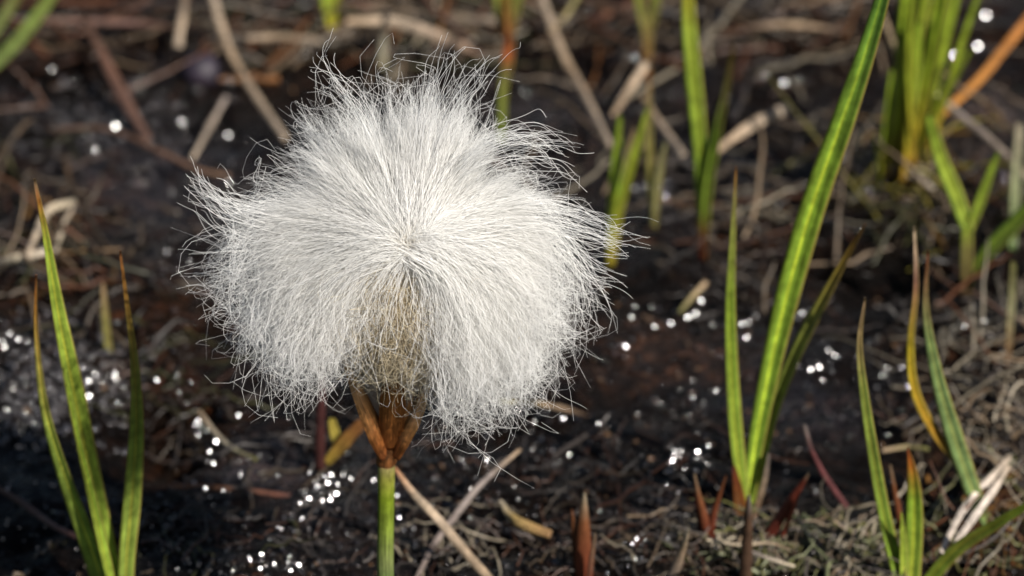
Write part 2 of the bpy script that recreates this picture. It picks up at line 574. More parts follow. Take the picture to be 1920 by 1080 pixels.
def instance_blobs(name, P, Sz, C, m, flat=0.6):
    f = (1 + 5 ** 0.5) / 2
    tv = nrm(np.array([(-1, f, 0), (1, f, 0), (-1, -f, 0), (1, -f, 0), (0, -1, f), (0, 1, f), (0, -1, -f), (0, 1, -f), (f, 0, -1), (f, 0, 1), (-f, 0, -1), (-f, 0, 1)], float))
    tf = np.array([(0, 11, 5), (0, 5, 1), (0, 1, 7), (0, 7, 10), (0, 10, 11), (1, 5, 9), (5, 11, 4), (11, 10, 2), (10, 7, 6), (7, 1, 8), (3, 9, 4), (3, 4, 2), (3, 2, 6), (3, 6, 8), (3, 8, 9), (4, 9, 5), (2, 4, 11), (6, 2, 10), (8, 6, 7), (9, 8, 1)])
    n = len(P)
    V = tv[None] * (1 + 0.25 * rng.normal(size=(n, 12, 1)))
    a = rng.uniform(0, 6.28, n)
    sc = np.stack([Sz * rng.uniform(0.6, 1.5, n), Sz, Sz * flat * rng.uniform(0.5, 1.3, n)], 1)
    V = V * sc[:, None, :]
    x = V[..., 0] * np.cos(a)[:, None] - V[..., 1] * np.sin(a)[:, None]
    y = V[..., 0] * np.sin(a)[:, None] + V[..., 1] * np.cos(a)[:, None]
    tl = rng.uniform(-0.5, 0.5, n)[:, None]
    z = V[..., 2] + x * tl
    V = np.stack([x, y, z], -1) + P[:, None, :]
    T = (tf[None] + (np.arange(n) * 12)[:, None, None]).reshape(-1, 3)
    return mesh_obj(name, V.reshape(-1, 3), np.zeros((0, 4)), m, col=np.repeat(C, 12, 0), tris=T)


n = 16000
px, py = frame_points(n)
P = ground_batch(px, py, 0.02)
keep = fbm(P[:, 0], P[:, 1], 0.9, 3, 5) > -0.15
P = P[keep]; n = len(P)
sz = rng.lognormal(math.log(0.028), 0.45, n)
cc = np.array([0.0045, 0.0032, 0.0028])[None] * rng.lognormal(0, 0.5, (n, 1)) * (1 + rng.uniform(0, 0.5, (n, 1)) * np.array([[1, 0.4, 0.1]]))
br = rng.random(n) < 0.12
cc[br] = np.array([0.07, 0.038, 0.018]) * rng.uniform(0.4, 1.3, (br.sum(), 1))
tag(instance_blobs('peat_crumbs', P, sz, cc, M['crumb']), 'fine black wet crumbs of peat covering the bog ground', 'peat crumbs', kind='stuff')

# bubble-like wet granules on the mound at the left
px = rng.normal(90, 75, 600); py = rng.normal(710, 60, 600)
px2 = rng.normal(180, 120, 300); py2 = rng.normal(240, 60, 300)
P = ground_batch(np.concatenate([px, px2]), np.concatenate([py, py2]), 0.04)
tag(instance_blobs('wet_granules', P, rng.uniform(0.03, 0.075, 900), np.tile(np.array([[0.03, 0.027, 0.028]]), (900, 1)) * rng.uniform(0.3, 1.6, (900, 1)), M['crumb'], 0.9),
    'shiny wet granules on the dark mound behind the left grass', 'wet granules', kind='stuff')

TAN = (0.34, 0.24, 0.15); PALE = (0.50, 0.42, 0.30); RUST = (0.20, 0.075, 0.03); DBR = (0.07, 0.038, 0.022); GRY = (0.22, 0.18, 0.16); OLV = (0.20, 0.19, 0.06)


def fibres(regions, k=9, sides=4, lift=(0.02, 0.12), dens=1.0, tone=1.0):
    Ps, Rs, Cs = [], [], []
    for (cx, cy, rx, ry, n, length, rad, pal, curl, rise) in regions:
        n = int(n * dens)
        px = rng.normal(cx, rx, n); py = rng.normal(cy, ry, n)
        A = ground_batch(px, py, 0.0)
        L = length * rng.lognormal(0, 0.4, n)
        a0 = rng.uniform(0, 2 * np.pi, n); da = rng.normal(0, curl * 0.6, (n, k)).cumsum(1) / k ** 0.5
        el = rng.normal(0, 1, n) * rise
        step = (L / (k - 1))[:, None]
        ang = a0[:, None] + da
        dx = np.cos(ang) * step; dy = np.sin(ang) * step
        x = A[:, 0:1] + np.cumsum(dx, 1) - dx.sum(1, keepdims=True) / 2; y = A[:, 1:2] + np.cumsum(dy, 1) - dy.sum(1, keepdims=True) / 2
        tt = np.linspace(0, 1, k)[None]
        z = H(x, y) * 0.5 + H(A[:, 0], A[:, 1])[:, None] * 0.5 + rng.uniform(lift[0], lift[1], n)[:, None] + np.abs(el)[:, None] * L[:, None] * (tt if True else 0) + 0.03 * rng.normal(size=(n, k))
        z = np.maximum(z, H(x, y) + 0.01)
        Ps.append(np.stack([x, y, z], -1))
        r = rad * rng.lognormal(0, 0.35, n)
        Rs.append(r[:, None] * (1 - 0.65 * tt ** 2))
        c = np.array([pal[i] for i in rng.integers(0, len(pal), n)]) * rng.uniform(0.45, 1.25, (n, 1)) * tone
        Cs.append(np.repeat(c[:, None, :], k, 1))
    P = np.concatenate(Ps); R = np.concatenate(Rs); C = np.concatenate(Cs)
    return strands(P, R, C, sides)


def stuff_fibres(name, label, cat, regions, **kw):
    V, Q, C = fibres(regions, **kw)
    o = mesh_obj(name, V, Q, M['fibre'], col=C, uv=np.zeros((len(V), 2)))
    return tag(o, label, cat, kind='stuff')


stuff_fibres('plant_litter', 'tangle of thin brown dead stalks and roots strewn over the peat', 'plant litter', [
    (960, 40, 620, 50, 420, 2.2, 0.035, (TAN, TAN, DBR, RUST, GRY), 0.5, 0.12),
    (700, 60, 170, 45, 160, 1.6, 0.05, (TAN, TAN, OLV, GRY), 0.6, 0.15),
    (1500, 30, 220, 40, 120, 2.0, 0.04, (TAN, DBR, GRY), 0.6, 0.1),
    (1250, 230, 120, 110, 90, 1.0, 0.035, (TAN, GRY, DBR, PALE), 0.8, 0.2),
    (1420, 330, 120, 120, 160, 0.7, 0.03, (GRY, DBR, TAN), 1.2, 0.15),
    (1380, 500, 70, 60, 110, 0.7, 0.024, (TAN, GRY, DBR), 1.0, 0.35),
    (1700, 370, 110, 70, 200, 0.9, 0.03, (TAN, OLV, DBR), 1.0, 0.4),
    (1860, 450, 110, 110, 160, 0.7, 0.028, (GRY, DBR, TAN), 1.2, 0.2),
    (1840, 720, 90, 90, 240, 0.8, 0.024, (TAN, PALE, GRY, DBR), 1.2, 0.4),
    (60, 460, 80, 110, 170, 0.9, 0.035, (TAN, RUST, DBR, OLV), 1.0, 0.3),
    (250, 500, 150, 90, 160, 0.7, 0.028, (DBR, GRY, TAN), 1.3, 0.2),
    (340, 720, 80, 60, 110, 0.6, 0.022, (RUST, DBR, OLV), 1.2, 0.2),
    (60, 80, 110, 70, 70, 1.2, 0.035, (DBR, RUST, TAN), 0.9, 0.15),
    (400, 870, 170, 70, 120, 0.7, 0.02, (DBR, GRY, TAN), 1.2, 0.15),
    (270, 1040, 160, 40, 150, 0.6, 0.018, (TAN, RUST, DBR, OLV), 1.2, 0.25),
    (700, 1000, 260, 60, 170, 0.6, 0.014, (DBR, GRY, RUST), 1.2, 0.2),
    (1080, 900, 180, 70, 150, 0.6, 0.015, (DBR, RUST, GRY), 1.1, 0.3),
    (1120, 1040, 140, 40, 200, 0.6, 0.016, (DBR, RUST, TAN), 1.1, 0.3),
    (1250, 1000, 120, 50, 110, 0.8, 0.016, (GRY, RUST, TAN), 0.9, 0.3),
    (1000, 540, 700, 330, 500, 0.6, 0.017, (DBR, DBR, GRY, RUST), 1.2, 0.12),
], dens=0.45, tone=0.2)
stuff_fibres('dry_straw', 'thin dry tan straws and rust coloured stems strewn across the far peat', 'dry straw', [
    (700, 50, 300, 35, 90, 2.6, 0.05, (TAN, PALE, RUST, TAN), 0.25, 0.12),
    (1250, 60, 330, 60, 90, 2.4, 0.045, (TAN, RUST, (0.3, 0.12, 0.03), PALE), 0.25, 0.3),
    (1700, 330, 100, 60, 60, 1.3, 0.03, (TAN, (0.36, 0.30, 0.025), (0.3, 0.16, 0.03)), 0.35, 0.6),
    (1500, 380, 260, 70, 60, 1.2, 0.03, (TAN, PALE, RUST), 0.5, 0.25),
    (200, 60, 200, 60, 50, 2.0, 0.04, (TAN, RUST, DBR), 0.3, 0.2),
    (60, 470, 70, 80, 60, 1.0, 0.03, (TAN, RUST, (0.3, 0.15, 0.03)), 0.5, 0.4),
    (1850, 720, 70, 80, 60, 1.1, 0.022, (PALE, TAN, RUST), 0.5, 0.5),
], dens=0.75, tone=0.42)
stuff_fibres('moss_tangle', 'pale green and straw coloured tangle of moss at the lower right', 'moss', [
    (1520, 1035, 120, 26, 420, 0.5, 0.02, (PALE, OLV, TAN, (0.30, 0.32, 0.16)), 1.5, 0.25),
    (1600, 1065, 90, 20, 220, 0.5, 0.02, (PALE, OLV, GRY), 1.5, 0.25),
    (1790, 1010, 60, 50, 160, 0.5, 0.018, (PALE, OLV, RUST), 1.6, 0.6),
    (1870, 1000, 50, 50, 200, 0.4, 0.02, (OLV, RUST, (0.28, 0.13, 0.02)), 1.6, 0.5),
    (1870, 830, 50, 70, 160, 0.7, 0.02, (PALE, GRY, TAN), 1.3, 0.5),
    (1400, 1010, 90, 22, 110, 0.6, 0.016, (TAN, PALE, GRY), 1.2, 0.35),
    (870, 1040, 60, 30, 70, 0.7, 0.014, (PALE, GRY), 0.9, 0.3),
], sides=4, dens=0.45, tone=0.5)

# ================================================================= green plants
GR = (0.19, 0.29, 0.03); GRL = (0.29, 0.39, 0.05); GRD = (0.055, 0.135, 0.022); YEL = (0.36, 0.30, 0.025); TIP = (0.30, 0.12, 0.03); RED = (0.17, 0.035, 0.018); SAGE = (0.20, 0.29, 0.10)


def blade_geo(pts, widths, stops, lean=0.0, y_root=None, n=44, **kw):
    """pts: photo pixels from tip to root standing in the upright plane above the root, leaning to the camera by lean"""
    pts = np.asarray(pts, float)
    if y_root is None:
        y_root = on_ground(*pts[-1])[1]
    PX = resample(pts, n); Wp = resample(np.asarray(widths, float)[:, None] if len(widths) == len(pts) else np.interp(np.linspace(0, 1, len(pts)), np.linspace(0, 1, len(widths)), widths)[:, None], n)[:, 0]
    tt = np.linspace(1, 0, n)
    P = np.array([at_y(a, b, y_root - lean * t_ ** 1.4) for (a, b), t_ in zip(PX, tt)])
    depth = (P - CAM) @ CF
    W = np.maximum(Wp, 1.2) * depth / FPX
    return strip(P, W, grad_cols(n, stops), **kw)


def plant(name, label, cat, parts, group=None):
    rootpx = parts[0][1][-1]
    b = on_ground(*rootpx)
    root = empty(name, b)
    root['_loc'] = list(b)
    for pt in parts:
        pname, pts, widths, stops = pt[:4]
        kw = dict(pt[4]) if len(pt) > 4 else {}
        mm = kw.pop('mat', 'green')
        lab = kw.pop('label', None)
        kw.setdefault('y_root', b[1] + kw.pop('dy', 0.0))
        V, Q, C, UV = blade_geo(pts, widths, stops, **kw)
        o = mesh_obj(pname, V, Q, M[mm], col=C, uv=UV, parent=root)
        if lab: o['label'] = lab
    del root['_loc']
    tag(root, label, cat, group)
    return root


G1 = [(0, (0.35, 0.26, 0.16)), (0.06, TIP), (0.2, GRL), (1, (0.33, 0.43, 0.06))]
G2 = [(0, (0.3, 0.12, 0.05)), (0.1, (0.45, 0.22, 0.05)), (0.3, (0.34, 0.31, 0.07)), (0.5, (0.27, 0.36, 0.06)), (1, (0.31, 0.41, 0.07))]
GB = [(0, GR), (0.5, GRL), (0.8, YEL), (1, RED)]
GY = [(0, GRL), (0.5, (0.25, 0.32, 0.02)), (1, YEL)]
GRS = 'green sedge plants growing from the peat'

plant('sedge_plant', 'tall green sedge with several curved blades at the left edge', 'plant', [
    ('blade', [(64, 335), (85, 440), (108, 580), (138, 730), (168, 880), (200, 1030), (215, 1110)], (5, 14, 26, 36, 36, 34, 30), G1, dict(fold=0.55, yaw=0.25, lean=1.0, midrib=0.75)),
    ('blade', [(68, 515), (68, 620), (84, 760), (118, 880), (162, 1000), (200, 1110)], (4, 9, 18, 26, 36, 40), G2, dict(fold=0.45, yaw=-0.35, lean=1.1, dy=0.15, midrib=1.25)),
    ('blade', [(118, 690), (140, 800), (168, 920), (200, 1060), (208, 1110)], (3, 12, 18, 22, 20), [(0, GR), (1, GRL)], dict(fold=0.5, yaw=0.9, lean=1.0, dy=-0.2)),
], GRS)
plant('sedge_plant', 'single upright green blade with orange tip just left of the cotton head', 'plant', [
    ('blade', [(225, 470), (238, 570), (252, 680), (256, 800), (248, 930), (238, 1040), (236, 1115)], (4, 9, 17, 28, 34, 31, 28), G2, dict(fold=0.4, yaw=0.1, lean=0.9, midrib=0.7)),
], GRS)
plant('sedge_shoot', 'short blurred straw-green shoot between the two left sedges', 'plant', [
    ('blade', [(193, 530), (197, 590), (204, 665)], (6, 13, 15), [(0, TAN), (0.6, OLV), (1, OLV)], dict(lean=0.1)),
])
plant('sedge_plant', 'tallest green sedge with a wide striped blade reaching the top edge', 'plant', [
    ('blade', [(1668, -60), (1632, 70), (1582, 220), (1532, 360), (1490, 500), (1455, 640), (1428, 770), (1410, 880), (1406, 965)], (24, 35, 45, 49, 48, 41, 34, 27, 16), [(0, GRD), (0.35, GR), (0.8, GR), (1, GRL)], dict(fold=0.42, yaw=0.12, lean=1.6, midrib=2.0, n=70)),
    ('blade', [(1380, 312), (1374, 430), (1368, 570), (1371, 700), (1380, 830), (1396, 950)], (3, 11, 20, 25, 27, 20), [(0, TIP), (0.1, OLV), (0.4, GR), (1, GRL)], dict(fold=0.5, yaw=0.4, lean=0.7, dy=-0.1, midrib=0.8)),
    ('blade', [(1622, 420), (1592, 475), (1542, 570), (1494, 665), (1456, 760), (1430, 860), (1414, 955)], (3, 13, 26, 29, 27, 22, 15), [(0, TIP), (0.18, (0.38, 0.24, 0.04)), (0.4, (0.28, 0.30, 0.06)), (1, GRL)], dict(fold=0.5, yaw=-0.5, lean=0.5, dy=0.1, midrib=0.8)),
    ('sheath', [(1376, 872), (1384, 920), (1390, 970), (1392, 1010)], (5, 20, 30, 30), [(0, RED), (0.6, (0.22, 0.09, 0.02)), (1, (0.2, 0.13, 0.03))], dict(mat='bract', fold=0.3, dy=-0.12, lean=0.15)),
    ('sheath', [(1442, 850), (1434, 900), (1420, 950), (1408, 1000)], (4, 9, 10, 10), [(0, GRY), (0.5, TAN), (1, RUST)], dict(mat='dead', fold=0.3, dy=-0.12, lean=0.15)),
], GRS)
plant('sedge_plant', 'slender arching green blade with tan tip right of the wide striped sedge', 'plant', [
    ('blade', [(1622, 558), (1611, 640), (1618, 730), (1636, 850), (1660, 980), (1690, 1100)], (4, 11, 17, 22, 25, 28), [(0, TAN), (0.22, (0.30, 0.24, 0.10)), (0.4, (0.2, 0.26, 0.05)), (1, GR)], dict(fold=0.55, yaw=0.3, lean=1.0, midrib=0.7)),
], GRS)
plant('sedge_plant', 'short broad green shoot with red-edged tip at the bottom right', 'plant', [
    ('blade', [(1702, 838), (1712, 900), (1714, 980), (1708, 1100)], (3, 24, 34, 34), [(0, RED), (0.2, (0.3, 0.12, 0.02)), (0.5, GR), (1, GRL)], dict(fold=0.35, lean=0.4, midrib=1.2)),
    ('blade', [(1690, 960), (1692, 1020), (1694, 1100)], (3, 16, 20), [(0, GRL), (1, GRL)], dict(fold=0.4, yaw=0.6, lean=0.4, dy=-0.1)),
    ('blade', [(1945, 935), (1860, 985), (1790, 1030), (1730, 1100)], (12, 24, 30, 30), [(0, GR), (0.5, (0.22, 0.25, 0.04)), (1, GR)], dict(fold=0.45, yaw=0.5, lean=0.8, midrib=0.75)),
], GRS)
plant('sedge_plant', 'pale grey-green sedge with a curved orange blade above the bleached straw at the right', 'plant', [
    ('blade', [(1740, 468), (1736, 580), (1756, 700), (1790, 820), (1828, 930), (1856, 992)], (3, 13, 24, 34, 30, 18), [(0, RED), (0.12, (0.25, 0.16, 0.08)), (0.3, SAGE), (1, SAGE)], dict(fold=0.25, lean=0.8)),
    ('blade', [(1714, 425), (1717, 540), (1707, 640), (1714, 730), (1752, 810), (1806, 885), (1840, 970)], (6, 11, 15, 19, 19, 14, 10), [(0, PALE), (0.15, (0.2, 0.1, 0.07)), (0.35, YEL), (0.7, (0.3, 0.17, 0.02)), (1, GR)], dict(fold=0.4, yaw=0.3, lean=0.9)),
], GRS)
plant('sedge_plant', 'blurred two-bladed green sedge standing on a red base behind the tall sedge', 'plant', [
    ('blade', [(1288, -60), (1293, 60), (1302, 160), (1312, 270), (1316, 380), (1318, 490)], (20, 30, 32, 28, 22, 14), [(0, YEL), (0.2, GRL), (0.8, GR), (0.9, RUST), (1, RED)], dict(fold=0.35, lean=0.6)),
    ('blade', [(1376, 85), (1362, 170), (1343, 260), (1326, 370), (1319, 490)], (6, 15, 21, 24, 16), [(0, (0.18, 0.12, 0.02)), (0.3, OLV), (0.5, GR), (0.8, GRL), (0.9, RUST), (1, RED)], dict(fold=0.4, yaw=-0.4, lean=0.4, dy=-0.15)),
], GRS)
plant('sedge_plant', 'blurred green sedge fan just right of the cotton head with yellow base', 'plant', [
    ('blade', [(1163, 215), (1156, 300), (1150, 400), (1144, 500)], (8, 20, 24, 12), [(0, GR), (0.6, GRL), (1, YEL)], dict(lean=0.4)),
    ('blade', [(1215, 200), (1190, 290), (1162, 390), (1146, 500)], (6, 16, 18, 12), GY, dict(lean=0.3, dy=0.1)),
    ('blade', [(1190, 240), (1172, 310), (1155, 400), (1146, 500)], (8, 14, 16, 12), [(0, TAN), (0.5, GR), (1, YEL)], dict(lean=0.3, dy=-0.15)),
], GRS)
plant('sedge_plant', 'small faint olive sedge between the green fan and the two-bladed sedge', 'plant', [
    ('blade', [(1218, 150), (1216, 230), (1220, 330), (1226, 430)], (8, 15, 16, 10), [(0, TAN), (0.3, OLV), (1, OLV)], dict(lean=0.2)),
    ('blade', [(1248, 265), (1236, 330), (1228, 400), (1227, 430)], (5, 14, 13, 10), [(0, (0.3, 0.3, 0.15)), (1, OLV)], dict(lean=0.2)),
], GRS)
B3 = []
for (a, b, c, wd, dy) in [((1700, -60), (1688, 120), (1668, 300), 30, 0), ((1742, -60), (1722, 130), (1690, 310), 34, .1), ((1778, -60), (1748, 110), (1712, 290), 36, -.1), ((1808, -60), (1760, 130), (1716, 300), 24, .2),
                          ((1725, 40), (1712, 170), (1700, 310), 30, -.2), ((1765, 60), (1738, 190), (1705, 310), 26, .15), ((1672, 130), (1662, 230), (1650, 380), 18, .1), ((1690, 60), (1680, 200), (1662, 330), 20, -.15),
                          ((1838, -20), (1800, 90), (1750, 260), 20, .3), ((1640, 250), (1650, 330), (1640, 400), 12, -.2), ((1755, 180), (1735, 250), (1710, 330), 20, -.25)]:
    B3.append(('blade', [a, b, c], (wd * 0.45, wd * 0.68, wd * 0.5), [(0, (0.20, 0.31, 0.025)), (0.6, (0.27, 0.36, 0.03)), (0.9, YEL), (1, (0.3, 0.16, 0.03))], dict(lean=0.3, dy=dy, yaw=rng.uniform(-.6, .6))))
for q in range(16):
    bx_ = rng.uniform(1655, 1735); tx = bx_ + rng.uniform(-5, 90); by_ = rng.uniform(270, 380); ty = rng.choice([-60, -60, rng.uniform(0, 200)])
    B3.append(('blade', [(tx, ty), ((tx + bx_) / 2 - 8, (ty + by_) / 2), (bx_, by_)], (8, rng.uniform(11, 19), 10), [(0, (0.24, 0.34, 0.03)), (0.6, (0.30, 0.36, 0.03)), (0.85, YEL), (1, (0.3, 0.16, 0.03))], dict(lean=0.3, dy=rng.uniform(-.5, .6), yaw=rng.uniform(-.7, .7))))
B3.insert(0, ('blade', [(1700, 130), (1694, 240), (1690, 350)], (20, 24, 16), GY, dict(lean=0.2)))
plant('grass_tuft', 'dense blurred bright green grass tuft at the top right', 'plant', B3)
plant('sedge_plant', 'forked green sedge on a stout olive stem at the right edge behind the tuft', 'plant', [
    ('stem', [(1814, 425), (1812, 480), (1811, 560)], (20, 24, 18), [(0, GRL), (0.4, OLV), (1, DBR)], dict(lean=0.1)),
    ('blade', [(1742, 215), (1762, 290), (1790, 360), (1816, 432)], (18, 26, 30, 24), [(0, GR), (0.5, GRL), (1, (0.3, 0.42, 0.06))], dict(lean=0.3)),
    ('blade', [(1872, 285), (1850, 340), (1832, 390), (1818, 432)], (8, 18, 20, 14), [(0, GR), (1, GRL)], dict(lean=0.3, yaw=0.4)),
    ('blade', [(1945, 375), (1905, 420), (1860, 465), (1825, 510), (1812, 550)], (24, 34, 32, 24, 14), [(0, GR), (0.6, (0.19, 0.28, 0.03)), (1, OLV)], dict(lean=0.4, yaw=-0.4)),
], GRS)
plant('sedge_plant', 'green sedge on a red stem showing over the top right of the cotton head', 'plant', [
    ('stem', [(956, 60), (952, 110), (944, 170), (940, 270)], (14, 22, 16, 12), [(0, RUST), (0.3, (0.35, 0.10, 0.03)), (0.5, OLV), (1, GR)], dict(lean=0.1)),
    ('blade', [(925, -60), (935, 0), (948, 70)], (20, 26, 18), [(0, GR), (0.7, OLV), (1, RUST)], dict(lean=0.2, dy=0.1)),
    ('blade', [(985, -60), (970, 0), (955, 70)], (18, 22, 16), [(0, GR), (0.7, OLV), (1, RUST)], dict(lean=0.2, dy=-0.1)),
    ('blade', [(948, -60), (950, 0), (955, 70)], (16, 20, 16), [(0, (0.2, 0.2, 0.03)), (1, RUST)], dict(lean=0.2, dy=-0.2)),
], GRS)
plant('sedge_plant', 'small green leaf base at the top edge above the cotton head', 'plant', [
    ('blade', [(606, -60), (614, 0), (624, 62)], (18, 26, 16), [(0, GR), (0.5, GRL), (1, YEL)], dict(lean=0.2)),
    ('blade', [(640, -60), (630, 0), (625, 62)], (12, 16, 10), [(0, GR), (1, YEL)], dict(lean=0.2, dy=0.1)),
], GRS)
plant('sedge_plant', 'pair of green leaves on a reddish base at the top edge, right of centre', 'plant', [
    ('blade', [(1188, -60), (1200, 10), (1212, 70), (1213, 150)], (12, 18, 16, 12), [(0, GR), (0.5, OLV), (1, RUST)], dict(lean=0.2)),
    ('blade', [(1240, -60), (1228, 10), (1216, 70), (1214, 150)], (12, 18, 16, 12), [(0, GR), (0.5, OLV), (1, RUST)], dict(lean=0.2, dy=0.1)),
], GRS)
plant('sedge_plant', 'pale green blades leaning out of the top left corner', 'plant', [
    ('blade', [(118, -40), (70, 30), (20, 90), (-40, 150), (-60, 190)], (18, 26, 26, 22, 18), [(0, (0.2, 0.27, 0.06)), (1, SAGE)], dict(lean=0.2)),
    ('blade', [(60, -60), (30, -5), (-5, 50), (-60, 130)], (10, 20, 22, 14), [(0, OLV), (1, SAGE)], dict(lean=0.2, dy=0.3)),
], GRS)
plant('straw_shoot', 'upright pale straw shoot near the right edge with green foot', 'plant', [
    ('blade', [(1912, 230), (1905, 330), (1898, 470)], (16, 20, 14), [(0, PALE), (0.5, (0.35, 0.36, 0.2)), (1, SAGE)], dict(lean=0.2, mat='dead')),
])
plant('straw_shoot', 'thin grey-green shoot below the right edge sedge leaf', 'plant', [
    ('blade', [(1900, 490), (1896, 580), (1888, 690)], (10, 14, 12), [(0, OLV), (0.5, (0.3, 0.28, 0.15)), (1, RUST)], dict(lean=0.2, mat='dead')),
])
# red and brown young shoots
RS = 'red-brown young shoots poking out of the peat'
plant('red_shoot', 'thick pointed red-brown bud shoot at the bottom between stem and sedge', 'shoot', [
    ('scale', [(1096, 925), (1094, 970), (1094, 1030), (1096, 1100)], (4, 20, 30, 34), [(0, PALE), (0.15, TAN), (0.4, RUST), (1, RED)], dict(mat='bract', fold=-0.4, lean=0.2)),
    ('scale', [(1072, 955), (1078, 1010), (1088, 1100)], (3, 14, 20), [(0, RUST), (1, DBR)], dict(mat='bract', fold=-0.3, lean=0.2, dy=0.1)),
    ('scale', [(1116, 1000), (1110, 1040), (1102, 1100)], (3, 9, 12), [(0, TAN), (1, RED)], dict(mat='bract', fold=-0.3, lean=0.2, dy=-0.1)),
], RS)
plant('red_shoot', 'forked dark red spiky shoots left of the tall sedge base', 'shoot', [
    ('scale', [(1302, 888), (1309, 925), (1320, 970), (1330, 1012)], (3, 9, 16, 20), [(0, TAN), (0.4, RUST), (1, RED)], dict(mat='bract', fold=-0.4, lean=0.2)),
    ('scale', [(1361, 892), (1348, 930), (1338, 965), (1332, 1012)], (3, 9, 12, 14), [(0, RUST), (1, RED)], dict(mat='bract', fold=-0.4, lean=0.2)),
    ('scale', [(1304, 925), (1312, 970), (1322, 1012)], (4, 14, 18), [(0, (0.06, 0.012, 0.01)), (1, (0.06, 0.012, 0.01))], dict(mat='bract', fold=-0.3, lean=0.1, dy=0.1)),
], RS)
plant('red_shoot', 'dark red leaning spiky leaf right of the tall sedge base', 'shoot', [
    ('scale', [(1516, 888), (1495, 920), (1470, 960), (1440, 1005), (1425, 1018)], (4, 14, 22, 20, 12), [(0, TAN), (0.12, RED), (0.6, (0.10, 0.02, 0.012)), (1, RED)], dict(mat='bract', fold=-0.3, lean=0.3)),
    ('scale', [(1500, 920), (1485, 960), (1465, 1010)], (2, 8, 8), [(0, (0.3, 0.06, 0.03)), (1, RED)], dict(mat='bract', fold=-0.3, lean=0.3, dy=-0.1)),
], RS)
plant('red_shoot', 'thin wine-red stalk arching between the two right sedges', 'shoot', [
    ('stalk', [(1508, 797), (1520, 840), (1542, 885), (1565, 920), (1590, 955)], (6, 8, 10, 11, 10), [(0, GRY), (0.3, (0.13, 0.04, 0.04)), (1, (0.10, 0.03, 0.03))], dict(mat='dead', fold=-0.5, lean=0.2)),
], RS)
plant('red_shoot', 'slim red spike left of the broad red-edged shoot', 'shoot', [
    ('scale', [(1669, 872), (1677, 920), (1686, 970), (1688, 1010)], (3, 9, 13, 13), [(0, TAN), (0.3, RUST), (1, RED)], dict(mat='bract', fold=-0.5, lean=0.2)),
], RS)
plant('red_shoot', 'dark reddish upright stalk hidden behind the flower bracts at the left', 'shoot', [
    ('stalk', [(604, 690), (602, 760), (600, 830), (600, 885)], (10, 16, 19, 20), [(0, (0.06, 0.02, 0.02)), (1, (0.05, 0.015, 0.012))], dict(mat='dead', fold=-0.4, lean=0.2)),
], RS)
plant('brown_stalk', 'dry brown stalk standing under the tall sedge clump at the bottom edge', 'stalk', [
    ('stalk', [(1404, 930), (1402, 990), (1396, 1100)], (6, 18, 26), [(0, GRY), (0.4, DBR), (1, DBR)], dict(mat='dead', fold=-0.5, lean=0.3)),
])
plant('grass_stub', 'short pale pointed stub at the bottom edge left of the sedge clump', 'stalk', [
    ('stalk', [(1291, 993), (1276, 1040), (1252, 1105)], (4, 16, 22), [(0, PALE), (0.4, TAN), (1, GRY)], dict(mat='dead', fold=-0.3, lean=0.4)),
])
plant('brown_leaf', 'orange-brown curled leaf behind the base of the cotton bracts', 'leaf', [
    ('leaf', [(700, 775), (672, 800), (640, 835), (610, 870)], (14, 22, 24, 14), [(0, RUST), (0.4, (0.26, 0.11, 0.03)), (1, (0.28, 0.2, 0.03))], dict(mat='dead', lean=0.2)),
    ('leaf', [(622, 785), (628, 815), (640, 850)], (12, 20, 14), [(0, (0.42, 0.33, 0.06)), (1, (0.2, 0.16, 0.03))], dict(mat='dead', lean=0.1, dy=0.1)),
])


# ================================================================= lying dead stalks
def lying(name, label, cat, pts, widths, stops, lift=0.15, m='dead', fold=-0.3, n=36, group=None, rough=0.06, rises=None):
    pts = np.asarray(pts, float)
    PX = resample(pts, n)
    Wp = np.interp(np.linspace(0, 1, n), np.linspace(0, 1, len(widths)), widths)
    if rises is None:
        rises = [lift] * 2
    lf = np.interp(np.linspace(0, 1, n), np.linspace(0, 1, len(rises)), rises)
    e = [on_ground(px_, py_, 0.0) for px_, py_ in (PX[0], PX[n // 2], PX[-1])]
    zs = np.interp(np.linspace(0, 1, n), [0, 0.5, 1], [q[2] for q in e]) + lf
    P = np.array([at_z(a, b, z) for (a, b), z in zip(PX, zs)])
    W = (0.62 if pts[:, 1].mean() < 330 else 0.8) * Wp * ((P - CAM) @ CF) / FPX
    V, Q, C, UV = strip(P, W, grad_cols(n, stops), fold=fold, thick=0.3, rough=rough)
    o = mesh_obj(name, V, Q, M[m], col=C, uv=UV)
    return tag(o, label, cat, group)


